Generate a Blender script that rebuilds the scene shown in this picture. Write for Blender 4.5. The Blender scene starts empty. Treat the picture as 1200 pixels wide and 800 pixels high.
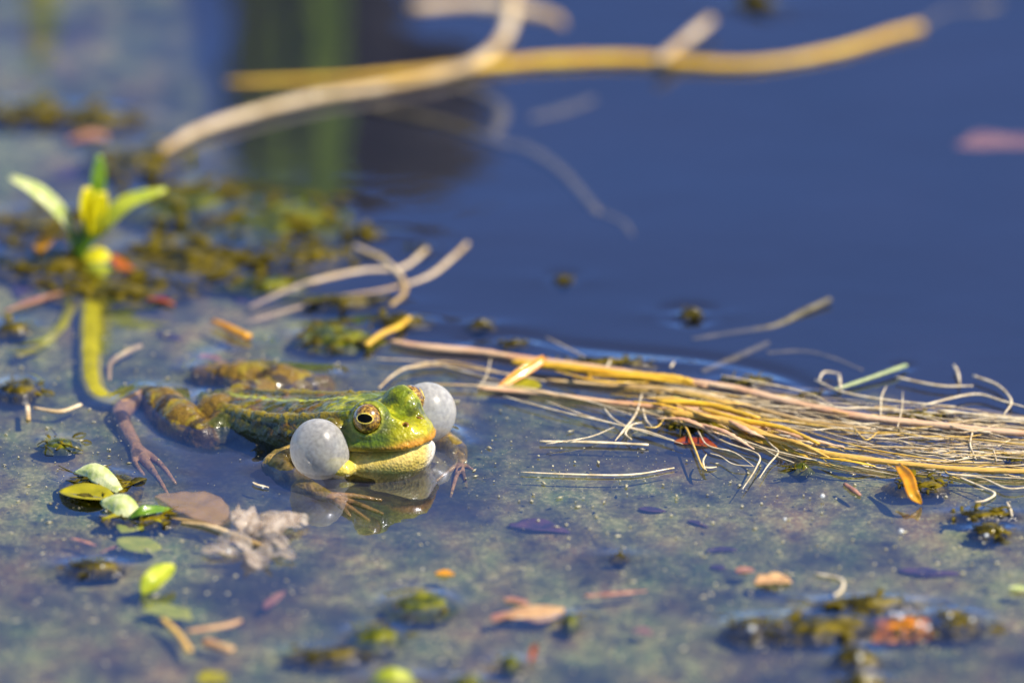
import bpy, math, random
import numpy as np
from mathutils import Vector, Matrix

random.seed(7)
RNG = np.random.default_rng(7)
CM = 0.01                                   # everything below is written in centimetres
R = math.radians
col = bpy.context.scene.collection
sc = bpy.context.scene

# ------------------------------------------------------------------ camera
PITCH = R(22.0)
DIST = 250.0                                # cm from lens to the middle of the picture on the water
LENS = 375.0
cam_pos = np.array([0.0, -DIST * math.cos(PITCH), DIST * math.sin(PITCH)])
view = np.array([0.0, math.cos(PITCH), -math.sin(PITCH)])
upv = np.array([0.0, math.sin(PITCH), math.cos(PITCH)])
cd = bpy.data.cameras.new('camera')
cam = bpy.data.objects.new('camera', cd)
col.objects.link(cam)
cam.location = Vector(cam_pos * CM)
cam.rotation_euler = (math.pi / 2 - PITCH, 0, 0)
cd.lens = LENS
cd.sensor_width = 36.0
cd.clip_start = 0.05
cd.clip_end = 500.0
sc.camera = cam


def ray(px, py):
    u = (px - 600.0) / 1200.0 * 36.0 / LENS
    v = (400.0 - py) / 1200.0 * 36.0 / LENS
    return view + np.array([1.0, 0, 0]) * u + upv * v


def at(px, py, z=0.0):
    """the point at height z (cm) seen at photograph pixel (px, py)"""
    d = ray(px, py)
    return cam_pos + d * ((z - cam_pos[2]) / d[2])


def aty(px, py, y):
    """the point on the upright plane at depth y (cm)"""
    d = ray(px, py)
    return cam_pos + d * ((y - cam_pos[1]) / d[1])


def to_px(p):
    """cm point(s) -> photograph pixel, used only to lay out where the algae film lies"""
    q = np.asarray(p) - cam_pos
    w = q @ view
    return 600 + q[..., 0] / w * LENS / 36 * 1200, 400 - (q @ upv) / w * LENS / 36 * 1200


PXC = 0.02                                  # cm per photograph pixel near the frog
cd.dof.use_dof = True
cd.dof.focus_distance = float(np.dot(at(455, 548) - cam_pos, view)) * CM
cd.dof.aperture_fstop = 6.0
cd.dof.aperture_blades = 9

# ------------------------------------------------------------------ sky, sun, exposure
SUN_DIR = Vector((0.58, -0.20, 0.79)).normalized()      # towards the sun
elev = math.asin(SUN_DIR.z)
world = bpy.data.worlds.new('World')
sc.world = world
world.use_nodes = True
wn = world.node_tree.nodes
wl = world.node_tree.links
sky = wn.new('ShaderNodeTexSky')
sky.sky_type = 'NISHITA'
sky.sun_disc = False
sky.sun_elevation = elev
sky.sun_rotation = math.atan2(SUN_DIR.x, SUN_DIR.y)
sky.air_density = 1.0
sky.altitude = 2500.0
sky.dust_density = 0.0
sky.ozone_density = 10.0
bg = wn['Background']
wl.new(sky.outputs[0], bg.inputs[0])
bg.inputs[1].default_value = 0.13
ld = bpy.data.lights.new('sun', 'SUN')
ld.energy = 5.0
ld.angle = R(0.53)
ld.color = (1.0, 0.90, 0.74)
sun = bpy.data.objects.new('sun', ld)
col.objects.link(sun)
sun.rotation_euler = SUN_DIR.to_track_quat('Z', 'Y').to_euler()
sc.view_settings.view_transform = 'Standard'
sc.view_settings.look = 'None'
sc.view_settings.exposure = 0.70
sc.view_settings.gamma = 1.0
sc.cycles.max_bounces = 10
sc.cycles.transparent_max_bounces = 16
sc.cycles.caustics_reflective = False
sc.cycles.caustics_refractive = False
sc.cycles.sample_clamp_indirect = 6.0


# ------------------------------------------------------------------ helpers: noise, meshes, tags
def vnoise(p, scale, seed=0):
    q = np.asarray(p, dtype=np.float64) * scale
    i = np.floor(q).astype(np.int64)
    f = q - i
    f = f * f * (3 - 2 * f)

    def h(a, b, c):
        n = (a * 374761393 + b * 668265263 + c * 2147483647 + seed * 1274126177) & 0xffffffff
        n = ((n ^ (n >> 13)) * 1274126177) & 0xffffffff
        return ((n ^ (n >> 16)) & 0xffff) / 65535.0
    out = 0
    for a in (0, 1):
        for b in (0, 1):
            for c in (0, 1):
                w = (f[..., 0] if a else 1 - f[..., 0]) * (f[..., 1] if b else 1 - f[..., 1]) * (f[..., 2] if c else 1 - f[..., 2])
                out = out + w * h(i[..., 0] + a, i[..., 1] + b, i[..., 2] + c)
    return out


def fbm(p, scale, seed=0, octs=3):
    s, a, t = 0, 1.0, 0
    for k in range(octs):
        s = s + a * vnoise(p, scale * 2 ** k, seed + k * 17)
        t += a
        a *= 0.5
    return s / t


def sstep(a, b, x):
    t = np.clip((x - a) / (b - a), 0, 1)
    return t * t * (3 - 2 * t)


def tag(o, label=None, cat=None, group=None, kind=None):
    if label: o['label'] = label
    if cat: o['category'] = cat
    if group: o['group'] = group
    if kind: o['kind'] = kind
    return o


def empty(name, loc, rz=0.0):
    o = bpy.data.objects.new(name, None)
    col.objects.link(o)
    o.location = Vector(np.asarray(loc, float) * CM)
    o.rotation_euler = (0, 0, rz)
    o.empty_display_size = 0.01
    return o


class MB:
    """collects vertices (cm) and faces; build() links them as one mesh object"""
    def __init__(self):
        self.v, self.f = [], []

    def add(self, verts, faces):
        b = len(self.v)
        self.v.extend([tuple(map(float, q)) for q in verts])
        self.f.extend([tuple(i + b for i in fc) for fc in faces])

    def build(self, name, mat, parent=None, origin=None, smooth=True):
        v = np.array(self.v)
        if origin is None:
            origin = np.zeros(3) if parent is not None else np.array([v[:, 0].mean(), v[:, 1].mean(), v[:, 2].min()])
        if parent is not None:
            origin = np.zeros(3)
        return mesh_obj(name, v - origin, self.f, mat, parent, origin, smooth)


def mesh_obj(name, v, f, mat, parent=None, origin=(0, 0, 0), smooth=True):
    me = bpy.data.meshes.new(name)
    me.from_pydata([tuple(q) for q in np.asarray(v) * CM], [], f)
    if smooth:
        me.polygons.foreach_set('use_smooth', [True] * len(me.polygons))
    me.materials.append(mat)
    me.update()
    o = bpy.data.objects.new(name, me)
    col.objects.link(o)
    o.location = Vector(np.asarray(origin, float) * CM)
    if parent is not None:
        o.parent = parent
    return o


def spline(pts, n):
    """Catmull-Rom through pts (k x d) resampled to n points"""
    p = np.asarray(pts, float)
    if len(p) == 2:
        t = np.linspace(0, 1, n)[:, None]
        return p[0] * (1 - t) + p[1] * t
    q = np.vstack([2 * p[0] - p[1], p, 2 * p[-1] - p[-2]])
    out = []
    for t in np.linspace(0, len(p) - 1 - 1e-9, n):
        i = int(t)
        u = t - i
        a, b, c, d = q[i], q[i + 1], q[i + 2], q[i + 3]
        out.append(0.5 * (2 * b + (c - a) * u + (2 * a - 5 * b + 4 * c - d) * u * u + (3 * b - a - 3 * c + d) * u ** 3))
    return np.array(out)


def tube(mb, pts, rad, n=24, sides=8, wob=0.0, flat=1.0, caps=True):
    """pts k x 3 cm, rad a number or a list along the path"""
    P = spline(pts, n)
    rad = np.atleast_1d(np.asarray(rad, float))
    rr = np.interp(np.linspace(0, 1, n), np.linspace(0, 1, len(rad)), rad) if len(rad) > 1 else np.full(n, rad[0])
    if wob:
        rr = rr * (1 + wob * (RNG.random(n) - 0.5) * 2)
    T = np.gradient(P, axis=0)
    T /= np.linalg.norm(T, axis=1)[:, None] + 1e-9
    verts = []
    ref = np.array([0, 0, 1.0])
    for i in range(n):
        a = np.cross(ref, T[i])
        if np.linalg.norm(a) < 0.05:
            a = np.cross(np.array([0, 1.0, 0]), T[i])
        a /= np.linalg.norm(a)
        b = np.cross(T[i], a)
        for k in range(sides):
            t = 2 * math.pi * k / sides
            verts.append(P[i] + rr[i] * (math.cos(t) * a + flat * math.sin(t) * b))
    faces = []
    for i in range(n - 1):
        for k in range(sides):
            k2 = (k + 1) % sides
            faces.append((i * sides + k, i * sides + k2, (i + 1) * sides + k2, (i + 1) * sides + k))
    if caps:
        faces.append(tuple(range(sides - 1, -1, -1)))
        faces.append(tuple((n - 1) * sides + k for k in range(sides)))
    mb.add(verts, faces)


def leaf(mb, pts, width, up=(0, 0, 1), n=14, m=6, cup=0.25, thick=0.03, prof=None, ripple=0.0, seed=0, fold=0.0):
    """a leaf blade with real thickness: mid-line pts, full width (cm), cupped across"""
    P = spline(pts, n)
    T = np.gradient(P, axis=0)
    T /= np.linalg.norm(T, axis=1)[:, None] + 1e-9
    up = np.asarray(up, float)
    if prof is None:
        prof = np.interp(np.linspace(0, 1, 9), [0, .2, .4, .6, .8, 1], [0.25, 0.75, 1.0, 0.95, 0.7, 0.08]) * RNG.uniform(0.62, 1.15, 9)
    w = np.interp(np.linspace(0, 1, n), np.linspace(0, 1, len(prof)), prof) * width / 2
    rnd = np.random.default_rng(seed)
    ph = rnd.random() * 6
    verts = []
    for side in (1, -1):
        for i in range(n):
            s = np.cross(T[i], up)
            s /= np.linalg.norm(s) + 1e-9
            nn = np.cross(s, T[i])
            for j in range(m + 1):
                u = 2 * j / m - 1
                rim = max(0.0, 1 - u * u) ** 0.5
                z = cup * w[i] * (u * u) - 0.10 * w[i] * math.exp(-(u / 0.12) ** 2) + side * thick / 2 * (0.25 + 0.75 * rim)
                z += fold * w[i] * abs(u)
                z += ripple * w[i] * math.sin(i * 1.7 + ph) * u
                verts.append(P[i] + s * u * w[i] + nn * z)
    faces = []
    N = n * (m + 1)
    for i in range(n - 1):
        for j in range(m):
            a, b, c, d = i * (m + 1) + j, i * (m + 1) + j + 1, (i + 1) * (m + 1) + j + 1, (i + 1) * (m + 1) + j
            faces.append((a, b, c, d))
            faces.append((N + d, N + c, N + b, N + a))
    ring = [j for j in range(m + 1)] + [i * (m + 1) + m for i in range(1, n)] + [(n - 1) * (m + 1) + j for j in range(m - 1, -1, -1)] + [i * (m + 1) for i in range(n - 2, 0, -1)]
    for k in range(len(ring)):
        a, b = ring[k], ring[(k + 1) % len(ring)]
        faces.append((a, N + a, N + b, b))
    mb.add(verts, faces)


# ------------------------------------------------------------------ materials
def newmat(name):
    m = bpy.data.materials.new(name)
    m.use_nodes = True
    nt = m.node_tree
    return m, nt.nodes, nt.links, nt.nodes['Principled BSDF'], nt.nodes['Material Output']


def pmat(name, c1, c2, scale=400, rough=0.4, bump=0.3, coat=0.0, trans=0.0, stretch=None, spec=0.5, c3=None, glow=None, alpha=1.0, detail=4, big=None, bigscale=45):
    """procedural material: two or three colours mixed by noise, noise bump, optional leaf translucency"""
    m, N, L, P, out = newmat(name)
    tc = N.new('ShaderNodeTexCoord')
    mp = N.new('ShaderNodeMapping')
    L.new(tc.outputs['Object'], mp.inputs[0])
    if stretch:
        mp.inputs['Scale'].default_value = stretch
    nz = N.new('ShaderNodeTexNoise')
    nz.inputs['Scale'].default_value = scale
    nz.inputs['Detail'].default_value = detail
    L.new(mp.outputs[0], nz.inputs['Vector'])
    cr = N.new('ShaderNodeValToRGB')
    cr.color_ramp.elements[0].position = 0.36
    cr.color_ramp.elements[1].position = 0.64
    cr.color_ramp.elements[0].color = (*c1, 1)
    cr.color_ramp.elements[1].color = (*c2, 1)
    if c3:
        e = cr.color_ramp.elements.new(0.5)
        e.color = (*c3, 1)
    L.new(nz.outputs['Fac'], cr.inputs[0])
    basec = cr.outputs[0]
    if big:
        nb_ = N.new('ShaderNodeTexNoise')
        nb_.inputs['Scale'].default_value = bigscale
        nb_.inputs['Detail'].default_value = 3
        L.new(tc.outputs['Object'], nb_.inputs['Vector'])
        rb_ = N.new('ShaderNodeMapRange')
        rb_.inputs[1].default_value, rb_.inputs[2].default_value = 0.42, 0.62
        L.new(nb_.outputs['Fac'], rb_.inputs[0])
        mb_ = N.new('ShaderNodeMix')
        mb_.data_type = 'RGBA'
        L.new(rb_.outputs[0], mb_.inputs['Factor'])
        L.new(basec, mb_.inputs['A'])
        mb_.inputs['B'].default_value = (*big, 1)
        basec = mb_.outputs['Result']
    L.new(basec, P.inputs['Base Color'])
    P.inputs['Roughness'].default_value = rough
    P.inputs['Specular IOR Level'].default_value = spec
    P.inputs['Coat Weight'].default_value = coat
    P.inputs['Coat Roughness'].default_value = 0.08
    n2 = N.new('ShaderNodeTexNoise')
    n2.inputs['Scale'].default_value = scale * 2.5
    n2.inputs['Detail'].default_value = 3
    L.new(mp.outputs[0], n2.inputs['Vector'])
    bp = N.new('ShaderNodeBump')
    bp.inputs['Strength'].default_value = bump
    bp.inputs['Distance'].default_value = 0.0005
    L.new(n2.outputs['Fac'], bp.inputs['Height'])
    L.new(bp.outputs[0], P.inputs['Normal'])
    surf = P.outputs[0]
    if trans:
        tr = N.new('ShaderNodeBsdfTranslucent')
        L.new(cr.outputs[0], tr.inputs[0])
        mx = N.new('ShaderNodeMixShader')
        mx.inputs[0].default_value = trans
        L.new(surf, mx.inputs[1])
        L.new(tr.outputs[0], mx.inputs[2])
        surf = mx.outputs[0]
    if alpha < 1:
        tp = N.new('ShaderNodeBsdfTransparent')
        mx = N.new('ShaderNodeMixShader')
        mx.inputs[0].default_value = alpha
        L.new(tp.outputs[0], mx.inputs[1])
        L.new(surf, mx.inputs[2])
        surf = mx.outputs[0]
    L.new(surf, out.inputs[0])
    return m


M = {}
M['straw'] = pmat('straw', (0.55, 0.30, 0.03), (0.72, 0.47, 0.10), 700, 0.4, 0.8, 0.15, stretch=(0.12, 1, 1), big=(0.64, 0.38, 0.08))
M['straw_gold'] = pmat('straw_gold', (0.62, 0.30, 0.005), (0.75, 0.48, 0.02), 700, 0.4, 0.8, 0.15, stretch=(0.12, 1, 1), big=(0.60, 0.36, 0.03))
M['straw_pink'] = pmat('straw_pink', (0.60, 0.30, 0.16), (0.70, 0.45, 0.22), 700, 0.4, 0.8, 0.15, stretch=(0.12, 1, 1), c3=(0.60, 0.32, 0.14), big=(0.66, 0.44, 0.26))
M['straw_pale'] = pmat('straw_pale', (0.55, 0.40, 0.22), (0.78, 0.62, 0.38), 700, 0.45, 0.8, 0.1, stretch=(0.12, 1, 1), big=(0.42, 0.27, 0.09))
M['fiber'] = pmat('fiber', (0.50, 0.38, 0.20), (0.80, 0.68, 0.46), 500, 0.45, 0.2, 0.2)
M['fiber_gold'] = pmat('fiber_gold', (0.60, 0.36, 0.05), (0.75, 0.52, 0.12), 500, 0.45, 0.2, 0.3)
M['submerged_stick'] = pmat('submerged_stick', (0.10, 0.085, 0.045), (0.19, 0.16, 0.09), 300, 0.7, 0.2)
M['stalk_green'] = pmat('stalk_green', (0.24, 0.30, 0.12), (0.38, 0.42, 0.20), 400, 0.45, 0.4)
M['weed'] = pmat('weed', (0.012, 0.010, 0.0005), (0.16, 0.115, 0.002), 320, 0.16, 0.9, 0.0, c3=(0.048, 0.038, 0.001), spec=0.35)
M['weed_green'] = pmat('weed_green', (0.018, 0.024, 0.0005), (0.17, 0.165, 0.002), 320, 0.16, 0.9, 0.0, c3=(0.060, 0.070, 0.001), spec=0.35)
M['weed_orange'] = pmat('weed_orange', (0.10, 0.07, 0.003), (0.60, 0.22, 0.015), 420, 0.4, 0.9, 0.0, c3=(0.42, 0.12, 0.006), spec=0.25)
M['weed_leafy'] = pmat('weed_leafy', (0.06, 0.05, 0.001), (0.20, 0.15, 0.002), 300, 0.35, 0.5, 0.0, trans=0.25, spec=0.2)
M['leaf_lime'] = pmat('leaf_lime', (0.42, 0.50, 0.02), (0.66, 0.68, 0.06), 260, 0.4, 0.3, 0.15, trans=0.35)
M['leaf_white'] = pmat('leaf_white', (0.46, 0.56, 0.12), (0.84, 0.84, 0.46), 330, 0.35, 0.5, 0.2, trans=0.25)
M['leaf_yellow'] = pmat('leaf_yellow', (0.75, 0.68, 0.004), (0.88, 0.78, 0.01), 260, 0.4, 0.2, 0.15, trans=0.35)
M['leaf_green'] = pmat('leaf_green', (0.12, 0.26, 0.01), (0.26, 0.42, 0.03), 260, 0.3, 0.3, 0.4, trans=0.35)
M['leaf_olive'] = pmat('leaf_olive', (0.28, 0.25, 0.003), (0.44, 0.38, 0.006), 160, 0.5, 0.3, 0.0, trans=0.2)
M['leaf_orange'] = pmat('leaf_orange', (0.75, 0.30, 0.01), (0.85, 0.45, 0.02), 260, 0.35, 0.3, 0.3, trans=0.3)
M['leaf_red'] = pmat('leaf_red', (0.25, 0.02, 0.005), (0.45, 0.12, 0.01), 120, 0.2, 0.3, 0.6, trans=0.2)
M['leaf_tan'] = pmat('leaf_tan', (0.46, 0.24, 0.11), (0.70, 0.44, 0.20), 300, 0.5, 0.3, 0.1, trans=0.2)
M['leaf_pink'] = pmat('leaf_pink', (0.30, 0.13, 0.10), (0.55, 0.28, 0.18), 450, 0.5, 0.3, 0.1, trans=0.2)
M['leaf_purple'] = pmat('leaf_purple', (0.04, 0.035, 0.075), (0.12, 0.06, 0.10), 260, 0.5, 0.3, 0.1)
M['leaf_dead'] = pmat('leaf_dead', (0.42, 0.28, 0.20), (0.55, 0.36, 0.22), 200, 0.4, 0.4, 0.2, trans=0.35, alpha=0.4)
M['fluff'] = pmat('fluff', (0.42, 0.32, 0.24), (0.75, 0.64, 0.52), 500, 0.5, 0.6, 0.1, trans=0.3, alpha=0.42)
M['speck'] = pmat('speck', (0.25, 0.22, 0.12), (0.55, 0.50, 0.33), 900, 0.4, 0.2, 0.2)
M['bubble'] = pmat('bubble', (0.85, 0.85, 0.8), (0.9, 0.9, 0.85), 300, 0.08, 0.0, 1.0, alpha=0.6)
M['reed'] = pmat('reed', (0.24, 0.40, 0.004), (0.46, 0.56, 0.01), 60, 0.5, 0.3, 0.0, trans=0.45, spec=0.1)
M['stump'] = pmat('stump', (0.010, 0.008, 0.004), (0.035, 0.024, 0.008), 120, 0.8, 0.8)
M['bottom'] = pmat('bottom', (0.004, 0.006, 0.020), (0.008, 0.009, 0.026), 25, 0.9, 0.5)
M['nostril'] = pmat('nostril', (0.20, 0.08, 0.012), (0.34, 0.16, 0.03), 900, 0.3, 0.3, 0.4)
M['pupil'] = pmat('pupil', (0.003, 0.003, 0.003), (0.006, 0.005, 0.004), 500, 0.15, 0.0, 0.0, spec=0.05)
M['gold_ring'] = pmat('gold_ring', (0.60, 0.42, 0.03), (0.80, 0.62, 0.10), 900, 0.2, 0.2, 0.8)


def water_material():
    m, N, L, P, out = newmat('water')
    N.remove(P)
    ge = N.new('ShaderNodeNewGeometry')
    dt = N.new('ShaderNodeVectorMath'); dt.operation = 'DOT_PRODUCT'
    L.new(ge.outputs['Normal'], dt.inputs[0]); L.new(ge.outputs['Incoming'], dt.inputs[1])
    ab = N.new('ShaderNodeMath'); ab.operation = 'ABSOLUTE'
    L.new(dt.outputs['Value'], ab.inputs[0])
    om = N.new('ShaderNodeMath'); om.operation = 'SUBTRACT'; om.inputs[0].default_value = 1.0; om.use_clamp = True
    L.new(ab.outputs[0], om.inputs[1])
    pw = N.new('ShaderNodeMath'); pw.operation = 'POWER'; pw.inputs[1].default_value = 5.0
    L.new(om.outputs[0], pw.inputs[0])
    fr = N.new('ShaderNodeMapRange')                       # Schlick: the same from above and below
    fr.inputs[3].default_value, fr.inputs[4].default_value = 0.15, 1.0
    L.new(pw.outputs[0], fr.inputs[0])
    gl = N.new('ShaderNodeBsdfGlossy')
    gl.inputs['Roughness'].default_value = 0.015
    gl.inputs['Color'].default_value = (0.70, 0.77, 1.0, 1)
    tp = N.new('ShaderNodeBsdfTransparent')
    tp.inputs[0].default_value = (0.86, 0.85, 0.84, 1)
    tc = N.new('ShaderNodeTexCoord')
    nz = N.new('ShaderNodeTexNoise')
    nz.inputs['Scale'].default_value = 45
    nz.inputs['Detail'].default_value = 3
    mp = N.new('ShaderNodeMapping')
    mp.inputs['Scale'].default_value = (0.6, 1.0, 1)
    L.new(tc.outputs['Object'], mp.inputs[0])
    L.new(mp.outputs[0], nz.inputs['Vector'])
    bp = N.new('ShaderNodeBump')
    bp.inputs['Strength'].default_value = 0.12
    bp.inputs['Distance'].default_value = 0.002
    L.new(nz.outputs['Fac'], bp.inputs['Height'])
    L.new(bp.outputs[0], gl.inputs['Normal'])
    mx = N.new('ShaderNodeMixShader')
    L.new(fr.outputs[0], mx.inputs[0])
    L.new(tp.outputs[0], mx.inputs[1])
    L.new(gl.outputs[0], mx.inputs[2])
    L.new(mx.outputs[0], out.inputs[0])
    return m


def film_material():
    m, N, L, P, out = newmat('algae_film')
    tc = N.new('ShaderNodeTexCoord')

    def noise(scale, detail, st=(1, 1, 1)):
        mp = N.new('ShaderNodeMapping')
        mp.inputs['Scale'].default_value = st
        L.new(tc.outputs['Object'], mp.inputs[0])
        n = N.new('ShaderNodeTexNoise')
        n.inputs['Scale'].default_value = scale
        n.inputs['Detail'].default_value = detail
        n.inputs['Roughness'].default_value = 0.65
        L.new(mp.outputs[0], n.inputs['Vector'])
        return n
    big = noise(34, 5, (1, 0.75, 1))
    med = noise(170, 5, (1, 0.8, 1))
    fine = noise(900, 6, (1, 0.8, 1))
    hue = noise(60, 3, (1, 0.6, 1))
    cr = N.new('ShaderNodeValToRGB')
    E = cr.color_ramp.elements
    E[0].position, E[1].position = 0.33, 0.68
    E[0].color = (0.15, 0.22, 0.075, 1)
    E[1].color = (0.34, 0.24, 0.10, 1)
    e = E.new(0.5)
    e.color = (0.28, 0.29, 0.105, 1)
    L.new(hue.outputs['Fac'], cr.inputs[0])
    # fine pale grains
    gr = N.new('ShaderNodeMapRange')
    gr.inputs[1].default_value, gr.inputs[2].default_value = 0.52, 0.66
    L.new(fine.outputs['Fac'], gr.inputs[0])
    mc = N.new('ShaderNodeMix')
    mc.data_type = 'RGBA'
    L.new(gr.outputs[0], mc.inputs['Factor'])
    L.new(cr.outputs[0], mc.inputs['A'])
    mc.inputs['B'].default_value = (0.42, 0.40, 0.20, 1)
    L.new(mc.outputs['Result'], P.inputs['Base Color'])
    P.inputs['Roughness'].default_value = 0.8
    P.inputs['Specular IOR Level'].default_value = 0.1
    # cover = painted attribute * noise
    at_ = N.new('ShaderNodeAttribute')
    at_.attribute_name = 'cover'
    r1 = N.new('ShaderNodeMapRange')
    r1.inputs[1].default_value, r1.inputs[2].default_value = 0.30, 0.62
    r1.inputs[3].default_value, r1.inputs[4].default_value = 0.06, 1.0
    L.new(big.outputs['Fac'], r1.inputs[0])
    r2 = N.new('ShaderNodeMapRange')
    r2.inputs[1].default_value, r2.inputs[2].default_value = 0.30, 0.68
    r2.inputs[3].default_value, r2.inputs[4].default_value = 0.15, 1.3
    L.new(med.outputs['Fac'], r2.inputs[0])
    m1 = N.new('ShaderNodeMath'); m1.operation = 'MULTIPLY'
    m2 = N.new('ShaderNodeMath'); m2.operation = 'MULTIPLY'; m2.use_clamp = True
    L.new(at_.outputs['Fac'], m1.inputs[0])
    L.new(r1.outputs[0], m1.inputs[1])
    L.new(m1.outputs[0], m2.inputs[0])
    L.new(r2.outputs[0], m2.inputs[1])
    r3 = N.new('ShaderNodeMapRange')
    r3.inputs[1].default_value, r3.inputs[2].default_value = 0.36, 0.60
    r3.inputs[3].default_value, r3.inputs[4].default_value = 0.70, 1.08
    L.new(fine.outputs['Fac'], r3.inputs[0])
    m3 = N.new('ShaderNodeMath'); m3.operation = 'MULTIPLY'; m3.use_clamp = True
    L.new(m2.outputs[0], m3.inputs[0]); L.new(r3.outputs[0], m3.inputs[1])
    m2 = m3
    tp = N.new('ShaderNodeBsdfTransparent')
    mx = N.new('ShaderNodeMixShader')
    L.new(m2.outputs[0], mx.inputs[0])
    L.new(tp.outputs[0], mx.inputs[1])
    L.new(P.outputs[0], mx.inputs[2])
    L.new(mx.outputs[0], out.inputs[0])
    return m


def frog_material():
    m, N, L, P, out = newmat('frog_skin')
    a = N.new('ShaderNodeAttribute')
    a.attribute_name = 'skin'
    tc = N.new('ShaderNodeTexCoord')
    nz = N.new('ShaderNodeTexNoise')
    nz.inputs['Scale'].default_value = 900
    nz.inputs['Detail'].default_value = 4
    L.new(tc.outputs['Object'], nz.inputs['Vector'])
    r = N.new('ShaderNodeMapRange')
    r.inputs[1].default_value, r.inputs[2].default_value = 0.3, 0.7
    r.inputs[3].default_value, r.inputs[4].default_value = 0.72, 1.2
    L.new(nz.outputs['Fac'], r.inputs[0])
    mc = N.new('ShaderNodeMix')
    mc.data_type = 'RGBA'
    mc.blend_type = 'MULTIPLY'
    mc.inputs['Factor'].default_value = 1.0
    L.new(a.outputs['Color'], mc.inputs['A'])
    L.new(r.outputs[0], mc.inputs['B'])
    L.new(mc.outputs['Result'], P.inputs['Base Color'])
    P.inputs['Roughness'].default_value = 0.42
    P.inputs['Specular IOR Level'].default_value = 0.3
    P.inputs['Coat Weight'].default_value = 0.4
    P.inputs['Coat Roughness'].default_value = 0.1
    P.inputs['Subsurface Weight'].default_value = 0.16
    P.inputs['Subsurface Radius'].default_value = (1.0, 0.6, 0.25)
    P.inputs['Subsurface Scale'].default_value = 0.002
    vo = N.new('ShaderNodeTexVoronoi')
    vo.inputs['Scale'].default_value = 1500
    L.new(tc.outputs['Object'], vo.inputs['Vector'])
    bp = N.new('ShaderNodeBump')
    bp.inputs['Strength'].default_value = 0.55
    bp.inputs['Distance'].default_value = 0.00025
    L.new(vo.outputs['Distance'], bp.inputs['Height'])
    b2 = N.new('ShaderNodeBump')
    b2.inputs['Strength'].default_value = 0.4
    b2.inputs['Distance'].default_value = 0.0004
    n2 = N.new('ShaderNodeTexNoise')
    n2.inputs['Scale'].default_value = 500
    L.new(tc.outputs['Object'], n2.inputs['Vector'])
    L.new(n2.outputs['Fac'], b2.inputs['Height'])
    L.new(bp.outputs[0], b2.inputs['Normal'])
    L.new(b2.outputs[0], P.inputs['Normal'])
    return m


def sac_material():
    m, N, L, P, out = newmat('vocal_sac')
    tc = N.new('ShaderNodeTexCoord')
    nz = N.new('ShaderNodeTexNoise')
    nz.inputs['Scale'].default_value = 1100
    nz.inputs['Detail'].default_value = 5
    L.new(tc.outputs['Object'], nz.inputs['Vector'])
    cr = N.new('ShaderNodeValToRGB')
    cr.color_ramp.elements[0].position = 0.32
    cr.color_ramp.elements[1].position = 0.66
    cr.color_ramp.elements[0].color = (0.40, 0.39, 0.39, 1)
    cr.color_ramp.elements[1].color = (0.74, 0.72, 0.68, 1)
    L.new(nz.outputs['Fac'], cr.inputs[0])
    L.new(cr.outputs[0], P.inputs['Base Color'])
    P.inputs['Roughness'].default_value = 0.32
    P.inputs['Specular IOR Level'].default_value = 0.85
    P.inputs['Coat Weight'].default_value = 0.25
    P.inputs['Coat Roughness'].default_value = 0.15
    bp = N.new('ShaderNodeBump')
    bp.inputs['Strength'].default_value = 0.15
    bp.inputs['Distance'].default_value = 0.0002
    L.new(nz.outputs['Fac'], bp.inputs['Height'])
    L.new(bp.outputs[0], P.inputs['Normal'])
    tr = N.new('ShaderNodeBsdfTranslucent')
    tr.inputs[0].default_value = (0.95, 0.91, 0.82, 1)
    mx = N.new('ShaderNodeMixShader')
    mx.inputs[0].default_value = 0.36
    L.new(P.outputs[0], mx.inputs[1])
    L.new(tr.outputs[0], mx.inputs[2])
    tp = N.new('ShaderNodeBsdfTransparent')
    lw = N.new('ShaderNodeLayerWeight')
    lw.inputs['Blend'].default_value = 0.35
    rg = N.new('ShaderNodeMapRange')
    rg.inputs[3].default_value, rg.inputs[4].default_value = 0.50, 0.0
    L.new(lw.outputs['Facing'], rg.inputs[0])
    m2 = N.new('ShaderNodeMixShader')
    L.new(rg.outputs[0], m2.inputs[0])
    L.new(mx.outputs[0], m2.inputs[1])
    L.new(tp.outputs[0], m2.inputs[2])
    L.new(m2.outputs[0], out.inputs[0])
    return m


def iris_material():
    m, N, L, P, out = newmat('iris')
    tc = N.new('ShaderNodeTexCoord')
    nz = N.new('ShaderNodeTexNoise')
    nz.inputs['Scale'].default_value = 1600
    nz.inputs['Detail'].default_value = 6
    L.new(tc.outputs['Object'], nz.inputs['Vector'])
    cr = N.new('ShaderNodeValToRGB')
    E = cr.color_ramp.elements
    E[0].position, E[1].position = 0.34, 0.70
    E[0].color = (0.05, 0.026, 0.003, 1)
    E[1].color = (0.62, 0.40, 0.04, 1)
    e = E.new(0.52)
    e.color = (0.26, 0.13, 0.012, 1)
    L.new(nz.outputs['Fac'], cr.inputs[0])
    L.new(cr.outputs[0], P.inputs['Base Color'])
    P.inputs['Roughness'].default_value = 0.25
    P.inputs['Coat Weight'].default_value = 1.0
    P.inputs['Coat Roughness'].default_value = 0.03
    return m


M['water'] = water_material()
M['film'] = film_material()
M['skin'] = frog_material()
M['sac'] = sac_material()
M['iris'] = iris_material()

# ------------------------------------------------------------------ the frog's body as one smooth implicit surface
HEAD = R(-40.0)
ORG = at(497, 551.5, 0.0)                                # water right below the snout tip
FA = np.array([math.cos(HEAD), math.sin(HEAD), 0])        # forward
LA = np.array([-math.sin(HEAD), math.cos(HEAD), 0])       # frog's left


def loc(px, py, z=0.0):
    """photograph pixel at height z -> frog-local (forward, left, up) in cm"""
    q = at(px, py, z) - ORG
    return np.array([q @ FA, q @ LA, z])


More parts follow.
